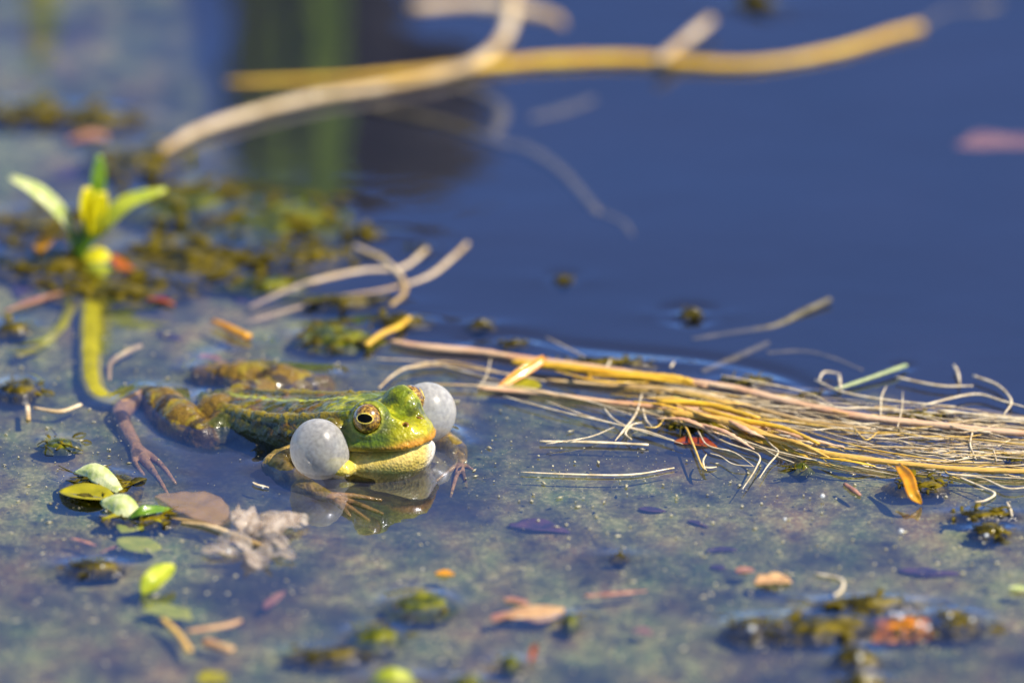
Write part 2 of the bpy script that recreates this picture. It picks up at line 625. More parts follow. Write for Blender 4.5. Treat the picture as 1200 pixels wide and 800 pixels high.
VX = 0.034
LO = np.array([-9.2, -5.6, -1.25])
HI = np.array([2.0, 3.7, 1.85])
NX = np.ceil((HI - LO) / VX).astype(int) + 1
AX = [LO[k] + VX * np.arange(NX[k]) for k in range(3)]
F = np.full(NX, 3.0, dtype=np.float32)


def box_slice(lo, hi):
    s = []
    for k in range(3):
        a = max(0, int((lo[k] - LO[k]) / VX))
        b = min(NX[k], int((hi[k] - LO[k]) / VX) + 2)
        s.append(slice(a, max(b, a + 1)))
    return tuple(s)


def blend(d, S, k, op='add'):
    g = F[S]
    if op == 'add':
        h = np.maximum(k - np.abs(g - d), 0) / k
        F[S] = np.minimum(g, d) - h * h * k * 0.25
    else:
        d = -d
        h = np.maximum(k - np.abs(g - d), 0) / k
        F[S] = np.maximum(g, d) + h * h * k * 0.25


def coords(S):
    return np.meshgrid(AX[0][S[0]], AX[1][S[1]], AX[2][S[2]], indexing='ij')


def ell(c, r, k=0.1, op='add', yaw=0.0):
    c = np.asarray(c, float); r = np.asarray(r, float)
    m = max(r) + 0.5
    S = box_slice(c - m, c + m)
    X, Y, Z = coords(S)
    X = X - c[0]; Y = Y - c[1]; Z = Z - c[2]
    if yaw:
        ca, sa = math.cos(yaw), math.sin(yaw)
        X, Y = X * ca + Y * sa, -X * sa + Y * ca
    q = np.sqrt((X / r[0]) ** 2 + (Y / r[1]) ** 2 + (Z / r[2]) ** 2)
    q2 = np.sqrt((X / r[0] ** 2) ** 2 + (Y / r[1] ** 2) ** 2 + (Z / r[2] ** 2) ** 2) + 1e-6
    blend(q * (q - 1) / q2, S, k, op)


def seg_d(P, a, b, ra, rb):
    ab = b - a
    t = np.clip(((P - a) @ ab) / (ab @ ab + 1e-9), 0, 1)
    return np.linalg.norm(P - a - t[..., None] * ab, axis=-1) - (ra + (rb - ra) * t), t


LIMB = []                                                 # (name, points, radii) kept for the colouring


def limb(name, pts, rad, k=0.12, n=None):
    P = spline(pts, n or (len(pts) - 1) * 4 + 1)
    rr = np.interp(np.linspace(0, 1, len(P)), np.linspace(0, 1, len(rad)), rad)
    LIMB.append((name, P, rr))
    m = max(rad) + 0.35
    S = box_slice(P.min(0) - m, P.max(0) + m)
    G = np.stack(coords(S), -1)
    d = None
    for i in range(len(P) - 1):
        q, _ = seg_d(G, P[i], P[i + 1], rr[i], rr[i + 1])
        d = q if d is None else np.minimum(d, q)
    blend(d.astype(np.float32), S, k)


def loft(tab, k=0.1, pw=2.4):
    """tab rows: forward, half width, top z, bottom z, z of the widest line"""
    T = np.array(tab)[::-1]
    f0, f1 = T[0, 0], T[-1, 0]
    S = box_slice((f0 - 0.4, -2.2, -1.3), (f1 + 0.4, 2.2, 1.9))
    X, Y, Z = coords(S)
    fx = AX[0][S[0]]
    fc = np.clip(fx, f0, f1)
    w, zt, zb, zc = [np.interp(fc, T[:, 0], T[:, j])[:, None, None] for j in (1, 2, 3, 4)]
    up_ = np.maximum(zt - zc, 0.03)
    dn = np.maximum(zc - zb, 0.03)
    h = np.where(Z > zc, up_, dn)
    q = (np.abs(Y / w) ** pw + np.abs((Z - zc) / h) ** pw) ** (1 / pw)
    d = (q - 1) * np.minimum(w, h)
    over = np.maximum(np.maximum(f0 - fx, fx - f1), 0)[:, None, None]
    d = np.where(over > 0, np.sqrt(np.maximum(d, 0) ** 2 + over ** 2), d)
    blend(d.astype(np.float32), S, k)


def dens(tab, n=60):
    T = np.array(tab, float)
    return [tuple(r) for r in spline(T, n)]


# upper head and trunk
loft(dens([
    (0.06, 0.12, 0.93, 0.72, 0.80),
    (-0.04, 0.36, 1.02, 0.67, 0.82),
    (-0.25, 0.60, 1.09, 0.63, 0.82),
    (-0.60, 0.83, 1.14, 0.58, 0.80),
    (-1.00, 1.00, 1.18, 0.53, 0.74),
    (-1.50, 1.14, 1.24, 0.46, 0.66),
    (-2.00, 1.22, 1.24, 0.20, 0.52),
    (-2.60, 1.20, 1.08, -0.20, 0.38),
    (-3.30, 1.18, 0.84, -0.60, 0.22),
    (-4.20, 1.16, 0.62, -0.80, 0.06),
    (-5.10, 1.02, 0.45, -0.80, -0.04),
    (-5.90, 0.76, 0.32, -0.62, -0.06),
    (-6.50, 0.48, 0.20, -0.42, -0.08),
    (-6.80, 0.15, 0.14, -0.16, -0.02)]), 0.02)
# lower jaw, throat and belly
loft(dens([
    (0.00, 0.22, 0.66, 0.22, 0.46),
    (-0.10, 0.50, 0.66, -0.02, 0.38),
    (-0.36, 0.78, 0.62, -0.25, 0.26),
    (-0.85, 1.05, 0.56, -0.42, 0.14),
    (-1.40, 1.22, 0.50, -0.55, 0.08),
    (-2.00, 1.20, 0.50, -0.65, 0.10),
    (-2.80, 1.20, 0.50, -0.78, 0.0),
    (-3.60, 1.10, 0.40, -0.82, -0.1)]), 0.035, 2.1)
EYE_C, EYE_R = {}, 0.365
EYE_N = {}
for s in (-1, 1):
    EYE_C[s] = np.array([-1.07, 0.66 * s, 1.225])
    n_ = np.array([0.30, 0.90 * s, 0.16])
    EYE_N[s] = n_ / np.linalg.norm(n_)
    ell(EYE_C[s] + np.array([-0.04, -0.10 * s, 0.0]), (0.47, 0.40, 0.38), 0.22)
    # ridge from the eye to the nostril, and the fold along the back
    limb('ridge', [(-0.9, 0.56 * s, 1.24), (-0.55, 0.36 * s, 1.14), (-0.25, 0.22 * s, 1.05)], [0.10, 0.10, 0.07], 0.16)
    limb('fold', [(-1.6, 0.78 * s, 1.22), (-2.4, 0.86 * s, 0.94), (-3.4, 0.88 * s, 0.66), (-4.4, 0.84 * s, 0.44), (-5.4, 0.62 * s, 0.28), (-6.2, 0.36 * s, 0.18)], [0.08, 0.11, 0.12, 0.12, 0.10, 0.05], 0.10)
    # ear drum rim and upper lip swelling
    ell((-1.85, 1.08 * s, 0.90), (0.26, 0.14, 0.26), 0.08)
    limb('lip', [(0.0, 0.18 * s, 0.74), (-0.2, 0.52 * s, 0.70), (-0.6, 0.80 * s, 0.66), (-1.1, 1.0 * s, 0.60), (-1.6, 1.14 * s, 0.53)], [0.07, 0.08, 0.085, 0.09, 0.08], 0.10)
    # fold of skin the vocal sac grows from
    ell((-1.40, 1.34 * s, 0.12), (0.36, 0.28, 0.24), 0.12)
for s in (-1, 1):                                          # eye sockets
    c = EYE_C[s] + EYE_N[s] * 0.13
    ell(c, (0.335, 0.335, 0.335), 0.05, 'sub')
    ell((-0.34, 0.27 * s, 1.115), (0.085, 0.07, 0.085), 0.05, 'sub')
# legs.  near (right) hind leg: hip, knee, heel, foot; the knee and shank break the surface
hipR = np.array([-5.9, -0.45, -0.10])
kneeR = loc(236, 513, -0.20)
heelR = loc(170, 466, -0.12)
footR = loc(141, 490, -0.16)
limb('thigh', [hipR, loc(266, 490, -0.26), loc(260, 507, -0.22), kneeR], [0.55, 0.50, 0.44, 0.34], 0.14)
limb('shank', [kneeR, loc(214, 499, -0.18), loc(192, 478, -0.14), heelR], [0.34, 0.52, 0.46, 0.24], 0.05)
limb('foot', [heelR, loc(149, 476, -0.10), footR, loc(158, 523, -0.26)], [0.22, 0.23, 0.22, 0.16], 0.05)
mid = loc(158, 523, -0.22)
for q, tip in enumerate([(168, 556), (186, 562), (197, 580), (205, 566)]):
    e = loc(tip[0], tip[1], -0.34)
    limb('toe', [mid, mid * 0.5 + e * 0.5 + np.array([0, 0.10 * (q - 1.5), 0]), e], [0.12, 0.07, 0.045], 0.05)
# far (left) hind leg
hipL = np.array([-5.9, 0.45, -0.10])
kneeL = loc(378, 454, -0.25)
heelL = loc(234, 442, -0.16)
limb('thigh', [hipL, loc(322, 462, -0.20), kneeL], [0.5, 0.42, 0.30], 0.14)
limb('shank', [kneeL, loc(335, 452, -0.18), loc(280, 448, -0.16), heelL], [0.26, 0.46, 0.48, 0.24], 0.05)
limb('foot', [heelL, loc(252, 432, -0.30), loc(300, 428, -0.5), loc(340, 424, -0.6)], [0.2, 0.18, 0.15, 0.08], 0.05)
# near (right) arm: shoulder, elbow, wrist, four fingers under water
elb = loc(321, 545, -0.02)
wr = loc(382, 581, -0.32)
limb('arm', [(-2.5, -0.95, 0.05), (-2.8, -1.5, 0.02), elb], [0.36, 0.30, 0.26], 0.12)
limb('arm', [elb, loc(345, 563, -0.14), wr], [0.26, 0.25, 0.15], 0.06)
for q, tip in enumerate([(410, 604), (432, 610), (448, 602), (446, 586)]):
    e = loc(tip[0], tip[1], -0.50)
    limb('finger', [wr, wr * 0.5 + e * 0.5 + np.array([0, 0, 0.05]), e], [0.10, 0.07, 0.045], 0.04)
# far (left) arm, its hand beside the snout
elL = np.array([-1.0, 1.85, -0.12])
wrL = np.array([0.05, 1.22, -0.20])
limb('arm', [(-2.5, 0.95, 0.0), (-1.9, 1.6, -0.1), elL], [0.34, 0.30, 0.25], 0.12)
limb('arm', [elL, (-0.4, 1.62, -0.12), wrL], [0.25, 0.24, 0.14], 0.06)
for tip in [(547, 571), (528, 582), (556, 552), (512, 563)]:
    e = loc(tip[0], tip[1], -0.36)
    limb('finger', [wrL, wrL * 0.5 + e * 0.5 + np.array([0, 0, 0.03]), e], [0.075, 0.05, 0.036], 0.04)

SLICE0 = F[:, :, int(round((0.0 - LO[2]) / VX))].copy()     # distance to the body at the water line


def surface_nets():
    sg = F < 0
    c = np.zeros(np.array(F.shape) - 1, dtype=np.int8)
    corners = [(a, b, d) for a in (0, 1) for b in (0, 1) for d in (0, 1)]
    n0, n1, n2 = F.shape
    for a, b, d in corners:
        c += sg[a:n0 - 1 + a, b:n1 - 1 + b, d:n2 - 1 + d]
    act = np.argwhere((c > 0) & (c < 8))
    vid = np.full(c.shape, -1, dtype=np.int32)
    vid[act[:, 0], act[:, 1], act[:, 2]] = np.arange(len(act))
    val = np.stack([F[act[:, 0] + a, act[:, 1] + b, act[:, 2] + d] for a, b, d in corners], 1).astype(float)
    acc = np.zeros((len(act), 3)); cnt = np.zeros(len(act))
    C = np.array(corners, float)
    for i in range(8):
        for j in range(i + 1, 8):
            if np.abs(C[i] - C[j]).sum() == 1:
                x = (val[:, i] < 0) != (val[:, j] < 0)
                t = val[x, i] / (val[x, i] - val[x, j])
                acc[x] += C[i] + (C[j] - C[i]) * t[:, None]
                cnt[x] += 1
    V = LO + VX * (act + acc / cnt[:, None])
    Q = []
    for ax in range(3):
        o = [k for k in range(3) if k != ax]
        s1 = [slice(None)] * 3; s2 = [slice(None)] * 3
        s1[ax] = slice(0, -1); s2[ax] = slice(1, None)
        for k in o:
            s1[k] = slice(1, -1); s2[k] = slice(1, -1)
        A, B = sg[tuple(s1)], sg[tuple(s2)]
        e = np.argwhere(A != B)
        ins = A[e[:, 0], e[:, 1], e[:, 2]]
        e = e.copy()
        for k in o:
            e[:, k] += 1
        quad = []
        for du, dv in ((0, 0), (-1, 0), (-1, -1), (0, -1)):
            g = e.copy()
            g[:, o[0]] += du
            g[:, o[1]] += dv
            quad.append(vid[g[:, 0], g[:, 1], g[:, 2]])
        quad = np.stack(quad, 1)
        flip = ins if ax != 1 else ~ins
        quad[~flip] = quad[~flip][:, ::-1]
        Q.append(quad)
    return V, np.vstack(Q)


V, Q = surface_nets()
good = (Q >= 0).all(1)
Q = Q[good]


def mix(a, b, t):
    return a * (1 - t[:, None]) + np.asarray(b, float) * t[:, None]


# skin colouring by anatomy and some painted sunlight: green head, olive mottled back, cream jaw, banded legs
f_, l_, z_ = V[:, 0], V[:, 1], V[:, 2]
n_a = fbm(V, 1.6, 3); n_b = fbm(V, 4.0, 9); n_c = fbm(V, 9.0, 21)
C = np.tile(np.array([0.13, 0.165, 0.001]), (len(V), 1))
C = mix(C, (0.40, 0.38, 0.003), sstep(0.48, 0.66, n_b) * 0.85 * sstep(0.75, 1.15, z_))  # yellow highlights painted on the upper head, broken up by noise
C = mix(C, (0.46, 0.39, 0.003), sstep(-0.75, -0.15, f_) * 0.65)
back = sstep(-1.9, -3.2, f_)
bc = np.tile(np.array([0.085, 0.058, 0.003]), (len(V), 1))
bc = mix(bc, (0.15, 0.12, 0.002), sstep(0.50, 0.62, n_b))
bc = mix(bc, (0.16, 0.075, 0.015), sstep(0.50, 0.62, fbm(V, 6.0, 40)) * 0.8)
C = C * (1 - back[:, None]) + bc * back[:, None]
C = mix(C, (0.018, 0.020, 0.004), sstep(0.585, 0.65, fbm(V, 2.4, 60)) * sstep(-1.3, -1.9, f_) * 0.9)
C = mix(C, (0.040, 0.050, 0.004), sstep(0.54, 0.64, fbm(V, 3.6, 75)) * sstep(-0.2, -0.6, f_) * 0.75)
for s in (-1, 1):
    d_ = np.minimum(seg_d(V, np.array([-0.45, 0.36 * s, 1.04]), np.array([-0.85, 0.72 * s, 1.02]), 0.0, 0.0)[0], 9)
    C = mix(C, (0.06, 0.075, 0.003), sstep(0.13, 0.04, d_) * 0.8)
    C = mix(C, (0.10, 0.16, 0.004), sstep(0.5, 0.75, np.abs(l_)) * sstep(1.05, 0.9, z_) * sstep(-1.9, -1.5, f_) * sstep(-0.3, -0.7, f_) * 0.55)
# pale stripe down the spine, yellow folds along the back
C = mix(C, (0.40, 0.42, 0.02), np.exp(-(l_ / 0.09) ** 2) * sstep(-0.6, -1.2, f_) * sstep(0.2, 0.4, z_) * 0.75)
for nm, P, rr in LIMB:
    if nm == 'fold':
        d = np.full(len(V), 9.0)
        for i in range(len(P) - 1):
            d = np.minimum(d, seg_d(V, P[i], P[i + 1], rr[i], rr[i + 1])[0])
        C = mix(C, (0.24, 0.18, 0.008), sstep(0.05, 0.0, d) * 0.85 * sstep(-1.7, -2.2, f_))
# flank below the fold: darker green towards the bottom
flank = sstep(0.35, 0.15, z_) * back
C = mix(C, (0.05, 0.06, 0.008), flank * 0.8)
# jaw and lips
zm = np.interp(-f_, [-0.1, 0.0, 0.2, 0.6, 1.1, 1.6, 2.2], [0.70, 0.69, 0.65, 0.60, 0.545, 0.49, 0.35])
low = sstep(0.015, -0.02, z_ - zm) * sstep(-2.3, -1.9, f_)
lipb = np.exp(-((z_ - zm - 0.05) / 0.06) ** 2) * sstep(-1.9, -1.4, f_)
C = mix(C, (0.50, 0.21, 0.02), lipb * (0.35 + 0.6 * sstep(-0.7, -0.1, f_)))
C = mix(C, (0.62, 0.27, 0.02), np.exp(-((z_ - zm - 0.10) / 0.10) ** 2) * sstep(-0.45, -0.05, f_) * 0.85)
jaw = np.tile(np.array([0.74, 0.55, 0.14]), (len(V), 1))
jaw = mix(jaw, (0.58, 0.42, 0.05), sstep(0.45, 0.65, n_a) * 0.6)
jaw = mix(jaw, (0.82, 0.74, 0.60), sstep(-0.05, 0.35, l_) * sstep(-0.9, -0.5, f_))  # sunlit left front of the jaw painted near white
C = C * (1 - low[:, None]) + jaw * low[:, None]
# brown behind the eye
te = np.exp(-(((f_ + 1.85) / 0.4) ** 2 + ((z_ - 0.85) / 0.33) ** 2)) * sstep(0.7, 0.95, np.abs(l_))
C = mix(C, (0.15, 0.07, 0.014), te * 0.85)
for s in (-1, 1):                                          # pale rim round the eye
    de = np.linalg.norm(V - EYE_C[s] - EYE_N[s] * 0.13, axis=1)
    C = mix(C, (0.34, 0.34, 0.02), sstep(0.44, 0.37, de) * 0.8)
    C = mix(C, (0.03, 0.025, 0.004), sstep(0.352, 0.34, de) * 0.8)
    C = mix(C, (0.52, 0.46, 0.03), np.exp(-(np.linalg.norm(V - np.array([-1.4, 1.36 * s, 0.14]), axis=1) / 0.36) ** 4) * 0.85)
# limbs
body_d = np.full(len(V), 9.0)
best = np.full(len(V), 0.045)
LC = C.copy()
thin = np.zeros(len(V))
for nm, P, rr in LIMB:
    if nm in ('fold', 'ridge', 'lip'):
        continue
    L_ = np.linalg.norm(np.diff(P, axis=0), axis=1)
    s0 = np.concatenate([[0], np.cumsum(L_)])
    d = np.full(len(V), 9.0); tt = np.zeros(len(V))
    for i in range(len(P) - 1):
        q, t = seg_d(V, P[i], P[i + 1], rr[i], rr[i + 1])
        w = q < d
        d[w] = q[w]; tt[w] = s0[i] + t[w] * L_[i]
    b = np.tile(np.array([0.17, 0.10, 0.008]), (len(V), 1))
    b = mix(b, (0.22, 0.16, 0.008), sstep(0.5, 0.65, n_b))
    if nm in ('foot', 'toe', 'finger'):
        b = np.tile(np.array([0.36, 0.21, 0.09]), (len(V), 1))
        b = mix(b, (0.35, 0.20, 0.09), sstep(0.5, 0.65, n_b) * 0.6)
    if nm == 'arm':
        b = np.tile(np.array([0.20, 0.14, 0.016]), (len(V), 1))
        b = mix(b, (0.40, 0.26, 0.06), sstep(0.48, 0.62, n_b))
    if nm in ('thigh', 'shank', 'foot'):
        band = np.sin(tt * (4.6 if nm == 'foot' else 6.5) + (n_a - 0.5) * 7)
        b = mix(b, (0.035, 0.022, 0.010), sstep(0.45, 0.8, band) * 0.9)
    else:
        b = mix(b, (0.06, 0.045, 0.01), sstep(0.58, 0.66, fbm(V, 4.5, 33)) * 0.7)
    w = d < best
    best[w] = d[w]
    LC[w] = b[w]
    thin[w] = 1.0 if nm in ('foot', 'toe', 'finger') else 0.0
wh = np.interp(-f_, [-0.12, 0.0, 0.1, 0.36, 0.85, 1.4, 2.2, 6.0], [0.0, 0.34, 0.60, 0.86, 1.14, 1.38, 1.34, 1.32])
far_from_head = sstep(0.0, 0.02, np.maximum(-f_ - 5.4, np.abs(l_) - wh))
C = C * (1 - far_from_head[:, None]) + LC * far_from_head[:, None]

frog = empty('frog', ORG, HEAD)
tag(frog, 'green frog floating in the pond with two inflated white vocal sacs', 'frog')
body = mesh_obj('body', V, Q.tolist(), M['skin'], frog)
nr_ = np.zeros(len(V) * 3, dtype=np.float32)
body.data.vertex_normals.foreach_get('vector', nr_)
nr_ = nr_.reshape(-1, 3)
wart = sstep(0.50, 0.66, fbm(V, 4.5, 140)) * 0.038 + (fbm(V, 11.0, 150) - 0.5) * 0.03
VW = V + nr_ * (wart * (0.22 + 0.78 * sstep(-1.7, -2.6, f_)) * (1 - 0.85 * thin) * (1 - 0.85 * low))[:, None]
body.data.vertices.foreach_set('co', (VW * CM).astype(np.float32).ravel())
body.data.update()
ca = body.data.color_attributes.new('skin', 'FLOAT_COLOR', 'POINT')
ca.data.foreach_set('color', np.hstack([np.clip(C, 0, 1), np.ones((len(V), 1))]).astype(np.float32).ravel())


def frame_to(nrm, up=(0, 0, 1)):
    n = Vector(nrm).normalized()
    u = (Vector(up) - n * n.dot(Vector(up))).normalized()
    s = u.cross(n)
    return np.array([s, u, n]).T


def uv_dome(r, amax, na, nr, sx=1.0, sy=1.0):
    v = [(0, 0, r)]; f = []
    for i in range(1, nr + 1):
        a = amax * i / nr
        for k in range(na):
            t = 2 * math.pi * k / na
            v.append((r * math.sin(a) * math.cos(t) * sx, r * math.sin(a) * math.sin(t) * sy, r * math.cos(a)))
    for k in range(na):
        f.append((0, 1 + k, 1 + (k + 1) % na))
    for i in range(nr - 1):
        for k in range(na):
            a, b = 1 + i * na + k, 1 + i * na + (k + 1) % na
            f.append((a, a + na, b + na, b))
    return np.array(v), f


for s in (-1, 1):
    Rm = frame_to(EYE_N[s])
    c = EYE_C[s] + EYE_N[s] * 0.075
    v, f = uv_dome(0.345, math.pi * 0.98, 40, 24)
    eye = mesh_obj('eye', v @ Rm.T + c, f, M['iris'], frog)
    # pupil: a wide oval dome just proud of the iris, inside a thin gold ring
    pn = EYE_N[s] * 1.0 + np.array([0.14, 0, 0.26]); Rp = frame_to(pn)
    v, f = uv_dome(0.352, 0.54, 40, 6)
    # shape the rim as a wide oval
    v[:, 1] *= 0.56
    v[:, 2] = np.sqrt(np.maximum(0.352 ** 2 - v[:, 0] ** 2 - v[:, 1] ** 2, 0))
    mesh_obj('pupil', v @ Rp.T + c, f, M['pupil'], eye)
    ring, fc = [], []
    for k in range(48):
        t = 2 * math.pi * k / 48
        for j in range(6):
            u = 2 * math.pi * j / 6
            rx, ry = 0.352 * math.sin(0.57), 0.352 * math.sin(0.57) * 0.61
            x, y = (rx + 0.016 * math.cos(u)) * math.cos(t), (ry + 0.016 * math.cos(u)) * math.sin(t)
            ring.append((x, y, math.sqrt(0.348 ** 2 - x * x - y * y) + 0.012 * math.sin(u)))
    for k in range(48):
        for j in range(6):
            fc.append((k * 6 + j, ((k + 1) % 48) * 6 + j, ((k + 1) % 48) * 6 + (j + 1) % 6, k * 6 + (j + 1) % 6))
    mesh_obj('pupil_ring', np.array(ring) @ Rp.T + c, fc, M['gold_ring'], eye)
    # nostril rim
    mb = MB()
    th = np.linspace(0, 2 * math.pi, 13)
    tube(mb, [(-0.34 + 0.085 * math.cos(t), 0.275 * s + 0.06 * s * math.sin(t), 1.10 - 0.045 * math.sin(t)) for t in th], 0.030, 26, 6, caps=False)
    mb.build('nostril', M['nostril'], frog)


def sac(c, r, toward):
    """inflated vocal sac: a ball drawn out a little towards the corner of the mouth"""
    v, f = uv_dome(1.0, math.pi, 56, 40)
    c = np.asarray(c, float); d = np.asarray(toward, float) - c; d /= np.linalg.norm(d)
    k = v @ d
    pull = np.maximum(k - 0.35, 0) ** 2 * 0.45
    v = v + pull[:, None] * d
    v = v * (1 + 0.012 * (fbm(v + 5, 2.2, 5)[:, None] - 0.5))
    v = v * np.asarray(r)
    return mesh_obj('vocal_sac', v + c, f, M['sac'], frog)


sac(loc(373, 552.5) + (0, 0, 0.56), (0.645, 0.645, 0.70), (-1.45, -1.2, 0.2))
sac(loc(501, 510) + (0, 0, 0.57), (0.66, 0.66, 0.70), (-1.45, 1.2, 0.2))

# ------------------------------------------------------------------ what dimples the water: filled by the clumps below
BUMPS = []          # (x, y, rx, ry, height) in cm : water climbs onto these
RINGS = []          # (x, y, radius, height)
RIDGE = []          # polylines on the water with a small standing ridge


def clump_mesh(mb, c, rx, ry, h, seed, dens_=1.0, bits=True):
    """low wet cushion of pond weed: an uneven mound with small leaves and threads standing in it"""
    rnd = np.random.default_rng(seed)
    na = int(max(20, min(64, 24 * dens_))); nr = int(max(7, 10 * dens_))
    verts = [c + np.array([0, 0, h * 0.8])]
    for i in range(1, nr + 1):
        r = i / nr
        for k in range(na):
            t = 2 * math.pi * k / na
            e = 0.72 + 0.55 * float(vnoise(np.array([math.cos(t) * 1.6 + seed, math.sin(t) * 1.6, seed * 0.37]), 1.0, seed))
            x, y = math.cos(t) * r * e * rx, math.sin(t) * r * e * ry
            b = float(fbm(np.array([x + seed * 3.1, y, 0.0]), 2.2, seed))
            z = h * (1 - r ** 2.2) * (0.25 + 1.5 * b) - 0.10 * r ** 3
            verts.append(c + np.array([x, y, z]))
    faces = [(0, 1 + k, 1 + (k + 1) % na) for k in range(na)]
    for i in range(nr - 1):
        for k in range(na):
            a, b = 1 + i * na + k, 1 + i * na + (k + 1) % na
            faces.append((a, a + na, b + na, b))
    mb.add(verts, faces)
    # underside
    mb.add([c + np.array([0, 0, -0.35])] + [verts[1 + (nr - 1) * na + k] for k in range(na)], [(0, 1 + (k + 1) % na, 1 + k) for k in range(na)])


def sprigs(mb, c, rx, ry, h, seed, n, size):
    rnd = np.random.default_rng(seed + 99)
    for _ in range(n):
        t = rnd.random() * 6.283
        r = math.sqrt(rnd.random()) * 1.0
        p = c + np.array([math.cos(t) * r * rx, math.sin(t) * r * ry, h * (1 - r * r) * 0.5 + 0.01])
        a = rnd.random() * 6.283
        L = size * (0.5 + rnd.random())
        tilt = rnd.random() * 0.28 - 0.1
        d = np.array([math.cos(a), math.sin(a), tilt])
        if rnd.random() < 0.55:
            leaf(mb, [p, p + d * L * 0.5 + np.array([0, 0, 0.04]), p + d * L], L * 0.42, n=5, m=2, cup=0.3, thick=0.02)
        else:
            q = p + d * L * 0.6 + (rnd.random(3) - 0.5) * 0.2
            tube(mb, [p, q, p + d * L * 1.5 * np.array([1, 1, 0.3])], [0.025, 0.02, 0.01], 6, 4)


def weed(px, py, wpx, hpx, height, label, mat='weed', n=14, size=0.35, seed=0, group=None, name='weed_clump', meniscus=True):
    p = at(px, py)
    k = np.linalg.norm(at(px + 1, py) - p)
    rx = wpx * k / 2
    ry = max(hpx * k / 2 / math.sin(PITCH) - height * 0.9, 0.12)
    height *= 0.72
    root = empty(name, (p[0], p[1], 0))
    mb = MB()
    clump_mesh(mb, np.array([0, 0, 0.0]), rx, ry, height, seed + 3, 1.0 + rx * 0.15)
    mb.build('mat', M[mat], root)
    mb = MB()
    sprigs(mb, np.zeros(3), rx * 0.95, ry * 0.95, height, seed, n, size)
    tag(mb.build('sprigs', M['weed_leafy'], root), kind='stuff')
    if meniscus:
        BUMPS.append((p[0], p[1], rx, ry, min(0.10, height * 0.5)))
    tag(root, label, 'pond weed', group)
    return root, p, rx, ry


# near and in-focus clumps
weed(808, 368, 34, 10, 0.22, 'small dark weed tip poking up alone within a ripple ring in open blue water', n=6, size=0.2, seed=1)
RINGS.append((*at(807, 367)[:2], 0.95, 0.035))
weed(660, 327, 26, 8, 0.15, 'tiny olive weed tip breaking the open blue water beside a bundle of twigs', n=4, size=0.2, seed=2)
RINGS.append((*at(660, 326)[:2], 0.6, 0.025))
weed(1160, 624, 52, 20, 0.28, 'dark rounded weed tuft with a short spike and a bubble', n=16, size=0.3, seed=3)
weed(1150, 603, 90, 16, 0.16, 'long flat dark weed pad behind the rounded tuft with a spike', n=18, size=0.28, seed=4)
weed(1078, 568, 82, 28, 0.22, 'dark green weed pad under the curled orange leaf', n=24, size=0.3, seed=5)
weed(938, 549, 32, 14, 0.22, 'small round olive weed tuft below the root bundle', 'weed_green', n=14, size=0.2, seed=6)
weed(882, 738, 78, 36, 0.32, 'dark olive weed lump at the end of the broad weed raft', n=14, size=0.35, seed=7)
weed(955, 736, 165, 42, 0.30, 'flat dark weed forming the middle of the broad weed raft', n=34, size=0.4, seed=8)
weed(1015, 709, 140, 22, 0.24, 'thin ribbon of weed along the back of the broad weed raft', n=22, size=0.4, seed=9)
weed(1060, 735, 95, 34, 0.26, 'wet orange and rust coloured weed heap on the broad weed raft', 'weed_orange', n=26, size=0.3, seed=10)
weed(1116, 731, 96, 38, 0.26, 'green brown weed beside the orange heap on the weed raft', n=18, size=0.35, seed=11)
weed(1003, 772, 66, 34, 0.30, 'dark weed tuft with a shiny drop in front of the weed raft', n=12, size=0.3, seed=12)
weed(1010, 800, 60, 26, 0.28, 'dark weed tuft cut by the bottom edge beyond the drop tuft', n=12, size=0.3, seed=13)
weed(492, 711, 94, 40, 0.26, 'yellow olive weed mound floating alone on the grey film', 'weed_green', n=18, size=0.3, seed=14)
weed(438, 747, 76, 34, 0.22, 'dark olive weed mound next to a flat weed strip', 'weed_green', n=12, size=0.3, seed=15)
weed(388, 767, 112, 24, 0.14, 'flat weed strip with brown edges on the grey film', n=16, size=0.3, seed=16)
weed(462, 796, 60, 26, 0.40, 'bright lime green weed dome at the water film', 'leaf_lime', n=6, size=0.25, seed=17)
weed(545, 802, 50, 22, 0.34, 'green weed dome with a bright glint next to the lime dome', 'weed_green', n=8, size=0.25, seed=18)
weed(598, 779, 34, 22, 0.28, 'small round green weed ball on the grey film', 'weed_green', n=8, size=0.2, seed=19)
weed(668, 730, 26, 24, 0.26, 'small green weed tip beside the tan oval leaf', 'weed_green', n=8, size=0.22, seed=20)
weed(725, 652, 26, 9, 0.12, 'tiny yellow brown weed flake alone on the mottled film', n=4, size=0.15, seed=21)
weed(20, 458, 56, 34, 0.30, 'dark olive weed cushion with pale root beneath', n=16, size=0.3, seed=22)
weed(70, 520, 60, 22, 0.10, 'sunken olive weed patch behind the white leaves', 'weed_green', n=10, size=0.3, seed=23)
weed(112, 666, 80, 22, 0.22, 'dark weed sprig with golden tips in front of the pale leaves', n=20, size=0.3, seed=24)
weed(120, 570, 105, 46, 0.16, 'wet olive weed pad carrying two white green leaves', n=34, size=0.4, seed=25)
weed(165, 608, 95, 20, 0.16, 'dark weed strip with green sprigs behind the twin submerged leaves', n=22, size=0.35, seed=26)
